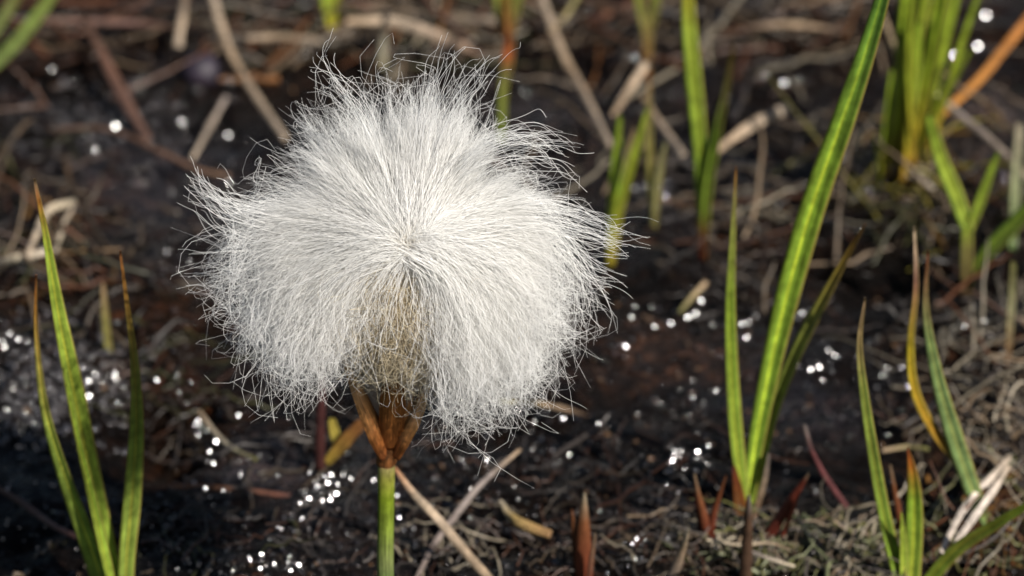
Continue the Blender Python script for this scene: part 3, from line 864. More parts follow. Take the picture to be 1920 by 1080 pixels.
DS = 'dead stalks lying across the peat'
LT = (0.42, 0.33, 0.24)
T1 = [(0, LT), (0.5, TAN), (1, LT)]
for lab, pts, wd, stops, kw in [
    ('long tan dead stalk slanting from the top edge down to the cotton head', [(392, -30), (425, 80), (470, 165), (535, 260)], (24, 26, 24, 22), T1, dict(rises=[1.2, .4, .2])),
    ('short pale stalk end beside the top of the long tan stalk at the upper left', [(352, -30), (342, 30), (334, 85)], (20, 24, 24), [(0, TAN), (1, LT)], dict(lift=.5)),
    ('broad brown withered leaf slanting in the upper left', [(155, 30), (195, 110), (235, 190), (275, 260)], (14, 34, 40, 26), [(0, DBR), (0.4, (0.16, 0.08, 0.05)), (1, (0.12, 0.065, 0.045))], dict(rises=[.8, .5, .15])),
    ('curved brown twig lying over the blue-grey mud at the left', [(90, 242), (200, 242), (290, 280), (370, 318), (430, 330)], (8, 14, 18, 18, 12), [(0, DBR), (0.5, (0.15, 0.08, 0.05)), (1, (0.22, 0.13, 0.08))], dict(lift=.25)),
    ('bleached grey stalk slanting from the top edge towards the green fan right of the head', [(1008, -30), (1050, 90), (1095, 175), (1142, 270)], (22, 24, 26, 18), T1, dict(rises=[1.0, .5, .5])),
    ('thick tan broken stalk pointing up right behind the two-bladed sedge', [(1345, 280), (1410, 235), (1480, 200)], (24, 32, 36), [(0, TAN), (1, LT)], dict(rises=[.7, 1.2])),
    ('tan stalk end leaning beside the top of the olive sedge', [(1212, 118), (1188, 155), (1150, 215)], (24, 26, 14), [(0, LT), (1, TAN)], dict(lift=.5)),
    ('pale stalk lying from the olive sedge down towards the two-bladed sedge', [(1205, 180), (1240, 235), (1280, 290)], (16, 22, 22), [(0, TAN), (1, LT)], dict(lift=.4)),
    ('long pale bent stalk crossing the bright grass tuft at the top right', [(1648, 10), (1690, 115), (1740, 165), (1800, 215), (1870, 275), (1940, 350)], (14, 18, 20, 20, 20), [(0, TAN), (0.4, OLV), (0.6, GRY), (1, LT)], dict(rises=[2.0, 1.6, 1.0, .6])),
    ('orange dead stem rising to the right edge beside the grass tuft', [(1940, 20), (1880, 95), (1830, 155), (1745, 232)], (28, 27, 26, 20), [(0, (0.34, 0.13, 0.03)), (1, (0.42, 0.18, 0.03))], dict(rises=[1.4, .8])),
    ('curled straw loop at the foot of the bright grass tuft', [(1640, 310), (1668, 280), (1705, 262), (1740, 256)], (18, 22, 20, 16), [(0, YEL), (0.4, TAN), (1, (0.4, 0.2, 0.05))], dict(lift=.5)),
    ('two-toned tan stalk running down right from the flower stem', [(738, 875), (775, 925), (820, 972), (868, 1030), (935, 1105)], (8, 17, 22, 24, 18), [(0, (0.35, 0.16, 0.07)), (0.3, LT), (1, TAN)], dict(rises=[1.6, .7, .2])),
    ('grey dead blade crossing behind the two-toned stalk', [(976, 842), (905, 905), (855, 965), (815, 1020), (775, 1095)], (8, 13, 15, 14, 10), [(0, TAN), (0.2, GRY), (1, (0.18, 0.14, 0.12))], dict(rises=[.9, .3, .1])),
    ('short stubby yellow-tan curled leaf lying in the foreground', [(938, 938), (955, 965), (985, 985), (1032, 1002)], (8, 20, 26, 18), [(0, PALE), (0.4, (0.40, 0.28, 0.10)), (1, (0.25, 0.14, 0.06))], dict(lift=.35)),
    ('thin reddish twig crossing the lower left corner', [(-20, 905), (45, 945), (100, 985), (150, 1010)], (12, 14, 14, 12), [(0, DBR), (1, (0.13, 0.06, 0.045))], dict(lift=.3)),
    ('straight reddish-brown stem lying level left of the flower stem', [(270, 915), (360, 912), (440, 918), (545, 930)], (10, 12, 14, 12), [(0, DBR), (0.5, (0.12, 0.05, 0.02)), (1, (0.09, 0.03, 0.02))], dict(lift=.12)),
    ('thin curved straw beside the black hollow at lower left', [(372, 770), (400, 808), (435, 840), (480, 862)], (10, 12, 10, 8), [(0, TAN), (0.5, PALE), (1, OLV)], dict(lift=.2)),
    ('flat tan stalk lying just below the right lobe of the cotton head', [(935, 752), (1000, 756), (1050, 765), (1105, 780)], (8, 12, 14, 6), [(0, OLV), (0.5, TAN), (1, DBR)], dict(lift=.15)),
    ('short yellowish stalk lying right of the head above the glints', [(1275, 585), (1295, 560), (1325, 528)], (8, 12, 12), [(0, OLV), (1, TAN)], dict(lift=.3)),
    ('white bleached blade lying at the far left edge', [(-20, 495), (30, 485), (95, 470)], (20, 22, 16), [(0, GRY), (0.4, PALE), (1, (0.45, 0.38, 0.3))], dict(lift=.5)),
    ('bent bleached straw behind the tip of the left sedge', [(142, 378), (95, 392), (72, 430), (52, 480)], (16, 18, 16, 12), [(0, PALE), (1, LT)], dict(lift=.6)),
    ('thin bleached straw leaning right of the left sedge tip', [(138, 385), (118, 425), (105, 470)], (9, 12, 10), [(0, LT), (1, PALE)], dict(lift=.5)),
    ('level brown stalk along the top left', [(-20, 42), (120, 40), (260, 44), (330, 52)], (14, 18, 18, 12), [(0, DBR), (0.6, (0.18, 0.10, 0.08)), (1, DBR)], dict(lift=.5)),
    ('tan fallen stem at the top between the long stalk and the leaf base', [(465, 72), (530, 70), (600, 78)], (18, 20, 18), T1, dict(lift=.4)),
    ('broad pale fallen blade along the top above the cotton head', [(650, 40), (740, 42), (820, 68), (900, 100)], (18, 34, 38, 20), [(0, TAN), (0.4, LT), (1, (0.24, 0.15, 0.1))], dict(lift=.6)),
    ('pale upright broken stalk behind the top of the cotton head', [(724, 20), (720, 70), (716, 130)], (20, 22, 22), [(0, GRY), (1, (0.3, 0.28, 0.18))], dict(rises=[1.0, .2])),
    ('slanting pale stalk at the upper left edge of the dark hollow', [(425, 180), (400, 225), (362, 295)], (16, 18, 14), [(0, GRY), (1, LT)], dict(lift=.4)),
    ('level brown stalk along the top right of centre', [(1400, 52), (1490, 46), (1580, 60)], (16, 20, 14), [(0, DBR), (0.5, TAN), (1, DBR)], dict(lift=.4)),
    ('flat dull tan stalk behind the slender arching sedge', [(1655, 845), (1700, 838), (1740, 842)], (10, 13, 9), [(0, TAN), (1, OLV)], dict(lift=.2)),
    ('thin tan stem crossing the upper right corner above the tuft', [(1030, 60), (1060, 30), (1090, -20)], (12, 14, 14), [(0, TAN), (1, OLV)], dict(lift=.8)),
    ('pale horizontal root in front of the tall sedge clump', [(1325, 1012), (1390, 1022), (1440, 1018), (1480, 1030)], (5, 8, 7, 4), [(0, PALE), (1, TAN)], dict(lift=.25)),
    ('curved pale root reaching right from the tall sedge clump', [(1410, 1035), (1450, 1050), (1490, 1062)], (8, 10, 6), [(0, GRY), (1, PALE)], dict(lift=.25)),
    ('curling straw root lying over the moss right of the red leaf', [(1505, 985), (1545, 985), (1572, 975), (1580, 958)], (5, 9, 8, 5), [(0, PALE), (1, OLV)], dict(lift=.3)),
]:
    lying('dead_stalk', lab, 'dead stalk', pts, wd, stops, group=DS, **kw)

# two bleached straws with their pair of halves
for lab, pts in (('bleached white straw at lower right, the longer upper one of a pair', [(1895, 855), (1850, 905), (1805, 958), (1765, 1035)]),
                 ('bleached white straw at lower right, the shorter lower one of a pair', [(1892, 872), (1862, 920), (1815, 985), (1790, 1020)])):
    lying('bleached_straw', lab, 'dead straw', pts, (10, 18, 18, 12), [(0, LT), (0.5, (0.6, 0.52, 0.45)), (1, (0.5, 0.42, 0.35))], lift=0.6, group='bleached straws')

# the dark berry in the hollow at the upper left
bc = on_ground(378, 135, 0.12)
root = empty('dark_berry', bc - np.array([0, 0, 0.4])); root['_loc'] = list(bc - np.array([0, 0, 0.4]))
n_u, n_v = 24, 14
th = np.linspace(0, np.pi, n_v)[:, None]; ph = (np.arange(n_u) / n_u * 2 * np.pi)[None]
rr = 0.42 * (1 - 0.08 * np.exp(-((th) / 0.35) ** 2) + 0 * ph)
V = np.stack([rr * np.sin(th) * np.cos(ph), rr * np.sin(th) * np.sin(ph), 0.92 * rr * np.cos(th) + 0 * ph], -1).reshape(-1, 3) + bc
i = np.arange(n_v - 1)[:, None] * n_u; j = np.arange(n_u)[None]
mesh_obj('fruit', V, np.stack([i + j, i + n_u + j, i + n_u + (j + 1) % n_u, i + (j + 1) % n_u], -1).reshape(-1, 4), M['berry'], parent=root)
cP = resample([bc + [0, 0, 0.34], bc + [0.03, -0.05, 0.5], bc + [0.1, -0.08, 0.62]], 8)
V, Q, C, UV, caps = tube(cP, np.linspace(0.05, 0.035, 8), np.tile([[0.09, 0.04, 0.02]], (8, 1)), 8)
mesh_obj('stalk', V, Q, M['dead'], col=C, uv=UV, parent=root, tris=caps)
del root['_loc']
tag(root, 'round blue-black berry lying in the dark hollow at the upper left', 'berry')

# ================================================================= added flat discs, tilted to throw sun glints at the camera
n_u, n_v = 14, 9
th = np.linspace(0, np.pi, n_v)[:, None]; ph = (np.arange(n_u) / n_u * 2 * np.pi)[None]
DV = np.stack([np.sin(th) * np.cos(ph), np.sin(th) * np.sin(ph), 0.058 * np.cos(th) + 0 * ph], -1).reshape(-1, 3)
i = np.arange(n_v - 1)[:, None] * n_u; j = np.arange(n_u)[None]
DQ = np.stack([i + j, i + n_u + j, i + n_u + (j + 1) % n_u, i + (j + 1) % n_u], -1).reshape(-1, 4)
proto = None
HALF = None
clusters = [
    ('added wet-glint disc in the bright cluster left of the flower stem', 'added wet-glint discs left of the flower stem', .062,
     [(643, 892), (622, 890), (613, 895), (615, 905), (597, 912), (590, 903), (632, 924), (619, 937), (604, 939), (582, 935), (572, 927), (562, 942), (593, 957), (567, 972), (553, 981), (547, 990), (520, 989), (527, 992), (658, 898), (634, 907), (588, 938)]),
    ('added wet-glint disc along the bottom edge left of the stem', 'added wet-glint discs along the bottom left', .055,
     [(514, 1058), (488, 1066), (435, 1071), (413, 1073), (561, 1060), (544, 1067), (491, 1041), (540, 1054), (330, 1030), (352, 1047), (290, 1013), (316, 1022), (372, 1062), (395, 1068), (36, 989), (6, 1010), (300, 1005), (345, 1037)]),
    ('added wet-glint disc beside the black hollow at lower left', 'added wet-glint discs beside the black hollow', .065,
     [(367, 795), (375, 800), (388, 807), (405, 826), (393, 848), (385, 917), (335, 738), (345, 733), (294, 712), (447, 778), (400, 868), (372, 790)]),
    ('dim added wet-glint disc on the granular mound at the left edge', 'added wet-glint discs on the left mound', .06,
     [(22, 632), (10, 650), (35, 635), (50, 640), (165, 715), (178, 702), (188, 697), (157, 690), (168, 742), (15, 770), (40, 812), (65, 836), (35, 838), (91, 824), (70, 812), (60, 795), (75, 745), (25, 730), (12, 765), (5, 640), (120, 668), (205, 943 - 240)]),
    ('added wet-glint disc right of the cotton head at mid height', 'added wet-glint discs right of the cotton head', .07,
     [(1222, 575), (1185, 594), (1257, 607), (1288, 594), (1306, 588), (1315, 563), (1175, 650), (1290, 596), (1389, 607), (1404, 605)]),
    ('added wet-glint disc between the tall sedge and the arching blade', 'added wet-glint discs between the right sedges', .07,
     [(1504, 587), (1521, 693), (1536, 687), (1565, 666), (1654, 703), (1481, 615), (1553, 655), (1662, 690)]),
    ('added wet-glint disc below the right lobe of the cotton head', 'added wet-glint discs under the right lobe', .062,
     [(970, 769), (980, 772), (1012, 775), (1003, 790), (1121, 794), (1055, 786), (1068, 852), (1050, 866)]),
    ('added wet-glint disc on the peat left of the tall sedge base', 'added wet-glint discs left of the sedge base', .06,
     [(1330, 836), (1309, 848), (1266, 846), (1262, 855), (1250, 884), (1222, 932), (1202, 937), (1238, 939), (1193, 880), (1262, 862), (1222, 870)]),
    ('added wet-glint disc near the right edge behind the pale sedge', 'added wet-glint discs near the right edge', .07,
     [(1800, 600), (1820, 605), (1780, 630), (1850, 602), (1812, 598), (1700, 680), (1690, 690), (1845, 605)]),
    ('large blurred added wet-glint disc in the upper right corner', 'blurred added wet-glint discs upper right', .10,
     [(1850, 28), (1792, 105), (1832, 85), (1770, 60), (1422, 108), (1436, 140), (1470, 155)]),
    ('blurred added wet-glint disc shining in the upper left', 'blurred added wet-glint discs upper left', .09,
     [(18, 300), (365, 285), (215, 235), (180, 282), (98, 130), (135, 155), (55, 105), (432, 155), (428, 255), (395, 145)]),
    ('fine added wet-glint disc on the foreground peat right of the stem', 'fine added wet-glint discs in the foreground', .035,
     [(745, 930), (748, 970), (752, 983), (810, 897), (868, 940), (905, 985), (1195, 1010), (1205, 1000), (1215, 990), (1232, 1005), (1245, 1000), (1190, 1030), (1185, 1020), (965, 913), (1040, 860), (700, 900), (876, 1002), (893, 1060), (1455, 955), (1448, 910), (1475, 884), (1528, 925)]),
]
for lab, grp, size, pl in clusters:
    for (a, b) in pl:
        p_ = on_ground(a, b, 0.09)
        if proto is None:
            me_o = mesh_obj('glint_disc', DV, DQ, M['drop'])
            me_o.location = (0, 0, 0); me_o.data.transform(Matrix.Translation((0, 0, -0.16)))
            proto = me_o; o = proto
        else:
            o = proto.copy(); COL.objects.link(o)
        vdir = nrm(CAM - p_)
        hv = Vector(nrm(vdir + np.array(SUN)))
        hv = (hv + Vector(rng.normal(0, 0.03, 3))).normalized()
        o.rotation_mode = 'QUATERNION'
        o.rotation_quaternion = hv.to_track_quat('Z', 'Y')
        o.location = p_
        s_ = size * rng.choice([0.26, 0.34, 0.42, 0.62])
        o.scale = (s_, s_ * rng.uniform(0.7, 1.1), s_)
        tag(o, lab, 'wet-glint disc', grp)

# fine flat discs added and tilted for tiny glints, thickest in the wet clusters
bu, bv = 8, 6
th = np.linspace(0.02, np.pi - 0.02, bv)[:, None]; ph = (np.arange(bu) / bu * 2 * np.pi)[None]
BV = np.stack([np.sin(th) * np.cos(ph), np.sin(th) * np.sin(ph), 0.085 * np.cos(th) + 0 * ph], -1).reshape(-1, 3)
i = np.arange(bv - 1)[:, None] * bu; j = np.arange(bu)[None]
BQ = np.stack([i + j, i + bu + j, i + bu + (j + 1) % bu, i + (j + 1) % bu], -1).reshape(-1, 4)
px, py = frame_points(3600)
P = ground_batch(px, py, 0.05)
P = P[fbm(P[:, 0], P[:, 1], 0.8, 3, 205) > 0.25]
ex = [P]
for (lab, grp, size, pl) in clusters:
    q = np.array(pl, float)
    c_ = np.repeat(q, 3, 0) + rng.normal(0, 20, (len(q) * 3, 2))
    ex.append(ground_batch(c_[:, 0], c_[:, 1], 0.06))
P = np.concatenate(ex); n = len(P)
hv = nrm(nrm(CAM - P) + np.array(SUN)); hv = nrm(hv + rng.normal(0, 0.11, hv.shape))
ta = nrm(np.cross(hv, [0.3, 0.9, 0.1])); tb = np.cross(hv, ta)
sz = rng.lognormal(math.log(0.017), 0.4, n)[:, None, None]
V = P[:, None] + sz * (BV[None, :, 0:1] * ta[:, None] + BV[None, :, 1:2] * tb[:, None] + BV[None, :, 2:3] * hv[:, None])
Q = (BQ[None] + (np.arange(n) * len(BV))[:, None, None]).reshape(-1, 4)
tag(mesh_obj('glint_beads', V.reshape(-1, 3), Q, M['drop']), 'tiny added discs tilted to glint, sprinkled over the wet black peat', 'water beads', kind='stuff')

# ================================================================= THE COTTON GRASS
YF = 0.0
C0 = at_y(770, 465, YF - 0.25)
base_pt = at_y(724, 862, YF)
gx = at_y(722, 1080, YF)
foot = np.array([gx[0] + 0.02, YF, float(H(gx[0], YF)) - 0.05])
flower = empty('cotton_grass', foot); flower['_loc'] = list(foot)

SP = resample([foot, foot * 0.5 + gx * 0.5 + [0.01, 0, 0], gx, at_y(723, 960, YF), base_pt], 40)
cs = grad_cols(40, [(0, GRD), (0.45, GRD), (0.55, (0.17, 0.20, 0.07)), (0.68, (0.15, 0.20, 0.03)), (0.82, (0.16, 0.22, 0.015)), (0.92, (0.24, 0.24, 0.04)), (1, (0.38, 0.31, 0.13))])
V, Q, C, UV, caps = tube(SP, np.interp(np.linspace(0, 1, 40), [0, .8, 1], [.105, .1, .106]), cs, 20, 0.04)
mesh_obj('stem', V, Q, M['stem'], col=C, uv=UV, parent=flower, tris=caps)

# node ring under the bracts
rp = resample([at_y(723.5, 872, YF), at_y(724, 862, YF), at_y(726, 848, YF), at_y(730, 830, YF)], 14)
V, Q, C, UV, caps = tube(rp, np.interp(np.linspace(0, 1, 14), [0, .2, .5, 1], [.106, .124, .128, .10]), grad_cols(14, [(0, (0.35, 0.22, 0.09)), (0.2, (0.26, 0.10, 0.03)), (1, (0.18, 0.07, 0.02))]), 20, 0.05)
mesh_obj('collar', V, Q, M['bract'], col=C, uv=UV, parent=flower, tris=caps)


def bract(pts, widths, depths, stops, yaw, fold, label=None, midrib=1.3):
    n = 34
    PX = resample(pts, n)
    dd = np.interp(np.linspace(0, 1, n), np.linspace(0, 1, len(depths)), depths)
    P = np.array([at_y(a, b, YF + d_) for (a, b), d_ in zip(PX, dd)])
    W = np.interp(np.linspace(0, 1, n), np.linspace(0, 1, len(widths)), widths) * PXS * 1.02
    V, Q, C, UV = strip(P, W, grad_cols(n, stops), fold=fold, thick=0.05, yaw=yaw, minthick=0.014, midrib=midrib)
    UV[:, 0] *= 1.2
    o = mesh_obj('bract', V, Q, M['bract'], col=C, uv=UV, parent=flower)
    if label: o['label'] = label


BC1 = [(0, (0.68, 0.54, 0.38)), (0.2, (0.70, 0.47, 0.25)), (0.55, (0.55, 0.27, 0.09)), (0.85, (0.40, 0.14, 0.035)), (1, (0.32, 0.10, 0.03))]
bract([(741, 668), (738, 720), (735, 780), (730, 845)], (6, 30, 46, 52, 50, 40), (-0.34, -0.36, -0.34, -0.26, -0.12), [(0, (0.34, 0.17, 0.05)), (0.4, (0.42, 0.18, 0.045)), (1, (0.36, 0.12, 0.03))], 0.0, -0.45, 'dark brown central bract with pale veins', 1.5)
bract([(636, 648), (660, 700), (684, 755), (708, 810), (728, 858)], (4, 20, 32, 40, 44, 30), (-0.1, -0.2, -0.22, -0.2, -0.1), BC1, 0.55, -0.35, 'long slender bract bending out to the left')
bract([(800, 722), (787, 755), (770, 795), (752, 830), (738, 858)], (10, 28, 32, 30, 24), (-0.0, -0.15, -0.2, -0.2, -0.1), BC1, -0.5, -0.3, 'short bract bending out to the right')
bract([(700, 690), (705, 740), (712, 790), (722, 850)], (4, 22, 34, 30), (0.15, 0.16, 0.14, 0.08), BC1, -0.4, -0.3)
bract([(776, 690), (768, 740), (752, 790), (736, 850)], (4, 22, 34, 30), (0.15, 0.16, 0.14, 0.08), BC1, 0.4, -0.3)

# seed core
cc0 = at_y(757, 594, YF - 0.42)
n_u, n_v = 40, 26
th = np.linspace(0, np.pi, n_v)[:, None]; ph = (np.arange(n_u) / n_u * 2 * np.pi)[None]
bump = 1 + 0.08 * np.sin(ph * 9 + th * 7) * np.sin(th * 14)
V = np.stack([0.33 * np.sin(th) * np.cos(ph) * bump + 0.05 * np.cos(th), 0.33 * np.sin(th) * np.sin(ph) * bump, 0.66 * np.cos(th) + 0 * ph], -1).reshape(-1, 3)
V[:, 1] -= 0.32 * V[:, 2]
V += cc0
i = np.arange(n_v - 1)[:, None] * n_u; j = np.arange(n_u)[None]
mesh_obj('seed_core', V, np.stack([i + j, i + n_u + j, i + n_u + (j + 1) % n_u, i + (j + 1) % n_u], -1).reshape(-1, 4), M['core'], parent=flower)

# ---- bristles
WUP = np.array([0, 0, 1.0])
WV = -CF      # towards the camera
RT = np.array([(0, 335), (15, 336), (25, 330), (35, 292), (44, 248), (50, 262), (56, 325), (61, 342), (70, 348), (80, 350), (90, 345), (100, 338), (110, 340), (120, 358), (128, 376), (133, 362), (140, 312), (148, 340),
               (158, 366), (165, 368), (175, 382), (185, 387), (195, 388), (205, 382), (215, 370), (225, 368), (233, 336), (238, 292), (243, 235), (250, 210), (262, 205), (268, 235), (273, 330), (280, 342), (290, 362), (300, 366),
               (310, 370), (320, 364), (330, 355), (345, 345), (360, 335)], float)


def Rad(theta_deg):
    return np.interp(np.mod(theta_deg, 360), RT[:, 0], RT[:, 1]) * PXS * 0.94


def bez(P0, P1, P2, P3, k):
    t = np.linspace(0, 1, k)[None, :, None]
    return P0[:, None] * (1 - t) ** 3 + 3 * P1[:, None] * t * (1 - t) ** 2 + 3 * P2[:, None] * t * t * (1 - t) + P3[:, None] * t ** 3


def frizz(P, amp, k, freq=(1.5, 6)):
    """smooth crimps growing to the tip"""
    n = len(P)
    t = np.linspace(0, 1, k)[None, :, None]
    out = np.zeros_like(P)
    for f in range(4):
        fr = rng.uniform(freq[0], freq[1], (n, 1, 3)); ph = rng.uniform(0, 6.28, (n, 1, 3))
        out += np.sin(fr * t * 3.14 + ph) * rng.normal(0, 1, (n, 1, 3)) / (fr / 3) ** 0.8
    curl = np.zeros_like(P)
    w_ = rng.uniform(3.5, 6.5, (n, 1, 1)); p_ = rng.uniform(0, 6.28, (n, 1, 3))
    curl += np.sin(w_ * t * 3.14 + p_) * rng.normal(0, 0.55, (n, 1, 3))
    return P + (out * 0.72 * t ** 2.8 + curl * t ** 4) * amp[:, None, None]


K = 24


LOW = np.array([(-400, -60), (-330, -205), (-270, -255), (-200, -268), (-150, -262), (-125, -222), (-95, -185), (-10, -180), (12, -220), (28, -300), (60, -338), (150, -345), (240, -300), (300, -225), (345, -120), (400, -60)], float)


def limit_low(P):
    """the weight of the head is carried by the two lobes: strands stop where the lobes end and short of the bracts between them"""
    E = P[:, -1]
    ex = (E - C0) @ CR / PXS; ey = (E - C0) @ CU / PXS
    lo = np.interp(ex, LOW[:, 0], LOW[:, 1]) * rng.uniform(0.82, 1.0, len(E))
    d = np.maximum(lo - ey, 0) * PXS
    t_ = np.linspace(0, 1, P.shape[1])[None, :, None]
    return P + CU * d[:, None, None] * t_ ** 1.5


def fan(nl, per, seed):
    """locks fanning out of the core top"""
    m_ = int(nl * 1.45); q_ = np.arange(m_) + 0.5      # camera-aligned: x right, y up, z to camera
    zz = 1 - 2 * q_ / m_; aa = q_ * 2.399963
    d = np.stack([np.sqrt(1 - zz * zz) * np.cos(aa), np.sqrt(1 - zz * zz) * np.sin(aa), zz], 1)
    d = nrm(d + rng.normal(0, 0.05, d.shape)); d = d[rng.permutation(len(d))]
    th_ = np.degrees(np.arctan2(d[:, 1], d[:, 0])) % 360
    front = d[:, 2]
    gap = ((th_ > 232) & (th_ < 290)) & (front > -0.2)
    gap2 = ((th_ > 240) & (th_ < 272))
    keep = ~((gap & (rng.random(len(d)) < 0.93)) | (gap2 & (rng.random(len(d)) < 0.8)))
    keep &= ~((front < -0.3) & (rng.random(len(d)) < 0.5))
    keep &= ~((d[:, 1] > 0.45) & (rng.random(len(d)) < 0.12))
    d = d[keep][:nl]
    nl = len(d)
    D = np.repeat(d, per, 0)
    D = nrm(D + rng.normal(0, 0.05, D.shape))
    lockR = np.repeat(rng.uniform(0.80, 1.06, nl), per)

    def ends(D, rho):
        th_ = np.degrees(np.arctan2(D[:, 1], D[:, 0]))
        cph = np.sqrt(D[:, 0] ** 2 + D[:, 1] ** 2)
        R = Rad(th_)
        # the silhouette radius only holds near the picture plane
        Rm = R * rho
        fx = np.where(D[:, 2] > 0, 0.38 + 0.62 * cph, cph) / np.maximum(cph, 0.02)
        E = C0 + (CR * (D[:, 0:1]) + CU * (D[:, 1:2])) * (Rm * fx)[:, None] + WV * (D[:, 2:3] * np.where(D[:, 2:3] > 0, 0.74, 1.4) * rho[:, None])
        drop = np.clip(D[:, 2], 0, 1) * 0.45
        return E - WUP * drop[:, None]
    n_ = len(D)
    rho = lockR * (1 - 0.55 * rng.random(n_) ** 1.15) + rng.normal(0, 0.015, n_)
    E = ends(D, rho)
    El = ends(np.repeat(d, per, 0), lockR)
    cl = np.repeat(rng.uniform(0.15, 0.6, nl), per)[:, None]
    E = E * (1 - cl) + El * cl
    E += rng.normal(0, 0.035, E.shape)
    dirw = nrm(E - C0)
    upness = dirw @ WUP
    apex = C0 + WV * 0.6
    P0 = apex + rng.normal(0, 1, (n_, 3)) * 0.07 + dirw * 0.05 - WV * np.abs(rng.normal(0, 0.25, n_))[:, None]
    P0[:, 2] -= np.abs(rng.normal(0, 0.2, n_)) * (upness < 0.5)
    L = np.linalg.norm(E - P0, axis=1)[:, None]
    side = dirw.copy(); side[:, 2] = 0
    k_up = np.clip(0.75 - upness, 0, 1.5)[:, None]
    frn = np.where(D[:, 2] > -0.45, 1.0, 0.0)[:, None]
    d0 = nrm(dirw * 0.70 + WUP * 0.75 * k_up + WV * 0.22 * frn)
    P1 = P0 + d0 * L * 0.38
    P2 = E + WUP * L * 0.40 * k_up * 0.8 - dirw * L * (0.34 - 0.12 * np.clip(k_up, 0, 1)) + side * L * 0.02 * k_up
    P = limit_low(bez(P0, P1, P2, E, K))
    # the strands part in front of the seed core
    qx = (P - C0) @ CR / PXS; qy = (P - C0) @ CU / PXS; qz = (P - C0) @ WV
    half = np.clip(-qy - 50, 0, 150) * 0.44
    inside = ((np.abs(qx + 22) < half * rng.uniform(0.45, 1.25, (len(P), 1))) & (qy > -235) & (qz > 0.1)).any(1)
    kp = ~(inside & (rng.random(len(P)) < 0.62))
    P, upness, D = P[kp], upness[kp], D[kp]; n_ = len(P)
    amp = 0.045 + 0.13 * np.clip(0.3 - upness, 0, 1) + 0.03 * rng.random(n_)
    # each lock waves a little as a whole
    P = frizz(P, amp, K)
    return P, upness


P1_, up1 = fan(560, 56, 1)
n1 = len(P1_)
t = np.linspace(0, 1, K)
rad1 = rng.uniform(0.0015, 0.0028, n1)[:, None] * (1 - 0.55 * t ** 2)[None]
WH = np.array([0.985, 0.98, 0.965]); CREAM = np.array([0.86, 0.78, 0.62])
mixr = np.clip(1 - t / 0.10, 0, 1)[None, :, None] * 0.35
C1 = WH * (1 - mixr) + CREAM * mixr
C1 = np.broadcast_to(C1, (n1, K, 3)) * rng.uniform(0.93, 1.0, (n1, 1, 1))

# ---- locks that rise out of the bracts and arch over to all sides
nC = 3600
az = rng.uniform(0, 2 * np.pi, nC)
frontness = -np.sin(az)
ok = ~((frontness > 0.05) & (rng.random(nC) < 0.93))
az = az[ok]; nC = len(az)
outv = np.stack([np.cos(az), np.sin(az), np.zeros(nC)], 1)
bp_ = at_y(730, 815, YF)
P0 = bp_ + outv * 0.06 + WUP * rng.uniform(0.0, 0.5, nC)[:, None]
reach = np.where(outv[:, 0] < 0, rng.uniform(1.0, 1.75, nC), rng.uniform(0.7, 1.9, nC))
endz = np.where(outv[:, 0] < 0, rng.uniform(0.55, 1.3, nC), rng.uniform(0.15, 1.1, nC))
Pa = P0 + outv * 0.30 + WUP * 0.95
Pb = bp_ + outv * (reach * 0.95)[:, None] + WUP * rng.uniform(1.9, 2.7, nC)[:, None]
Pc = bp_ + outv * reach[:, None] + WUP * endz[:, None] + rng.normal(0, 0.06, (nC, 3))
PC = frizz(limit_low(bez(P0, Pa, Pb, Pc, K)), np.full(nC, 0.09), K)
radC = rng.uniform(0.0022, 0.0034, nC)[:, None] * (1 - 0.45 * t ** 2)[None]
mc = np.clip(1 - t / 0.35, 0, 1)[None, :, None]
CC = np.broadcast_to(WH * (1 - mc * 0.7) + np.array([0.70, 0.52, 0.32]) * mc * 0.7, (nC, K, 3))

# ---- short curly tan fuzz over the core
nB = 6000
u = rng.uniform(-0.75, 0.95, nB); a = rng.uniform(0, 2 * np.pi, nB)
nor = np.stack([np.cos(a) * np.sqrt(1 - u * u), np.sin(a) * np.sqrt(1 - u * u), u * 0.4], 1)
P0 = cc0 + np.stack([0.31 * np.cos(a) * np.sqrt(1 - u * u), 0.31 * np.sin(a) * np.sqrt(1 - u * u) - 0.21 * u, 0.66 * u], 1)
Ln = rng.uniform(0.25, 0.7, nB)[:, None]
P3 = P0 + nor * Ln * 0.32 - WUP * Ln * rng.uniform(0.0, 0.6, nB)[:, None] + rng.normal(0, 0.10, (nB, 3))
PB = frizz(bez(P0, P0 + nor * Ln * 0.45 + WUP * Ln * 0.1, P3 + nor * Ln * 0.15 + WUP * Ln * 0.2, P3, K), np.full(nB, 0.13), K, (2, 6.5))
radB = rng.uniform(0.0022, 0.0034, nB)[:, None] * (1 - 0.4 * t ** 2)[None]
colB = np.broadcast_to((np.array([0.66, 0.52, 0.32]) * (1 - t[:, None]) + np.array([0.90, 0.83, 0.66]) * t[:, None])[None], (nB, K, 3)) * rng.uniform(0.7, 1.05, (nB, 1, 1))

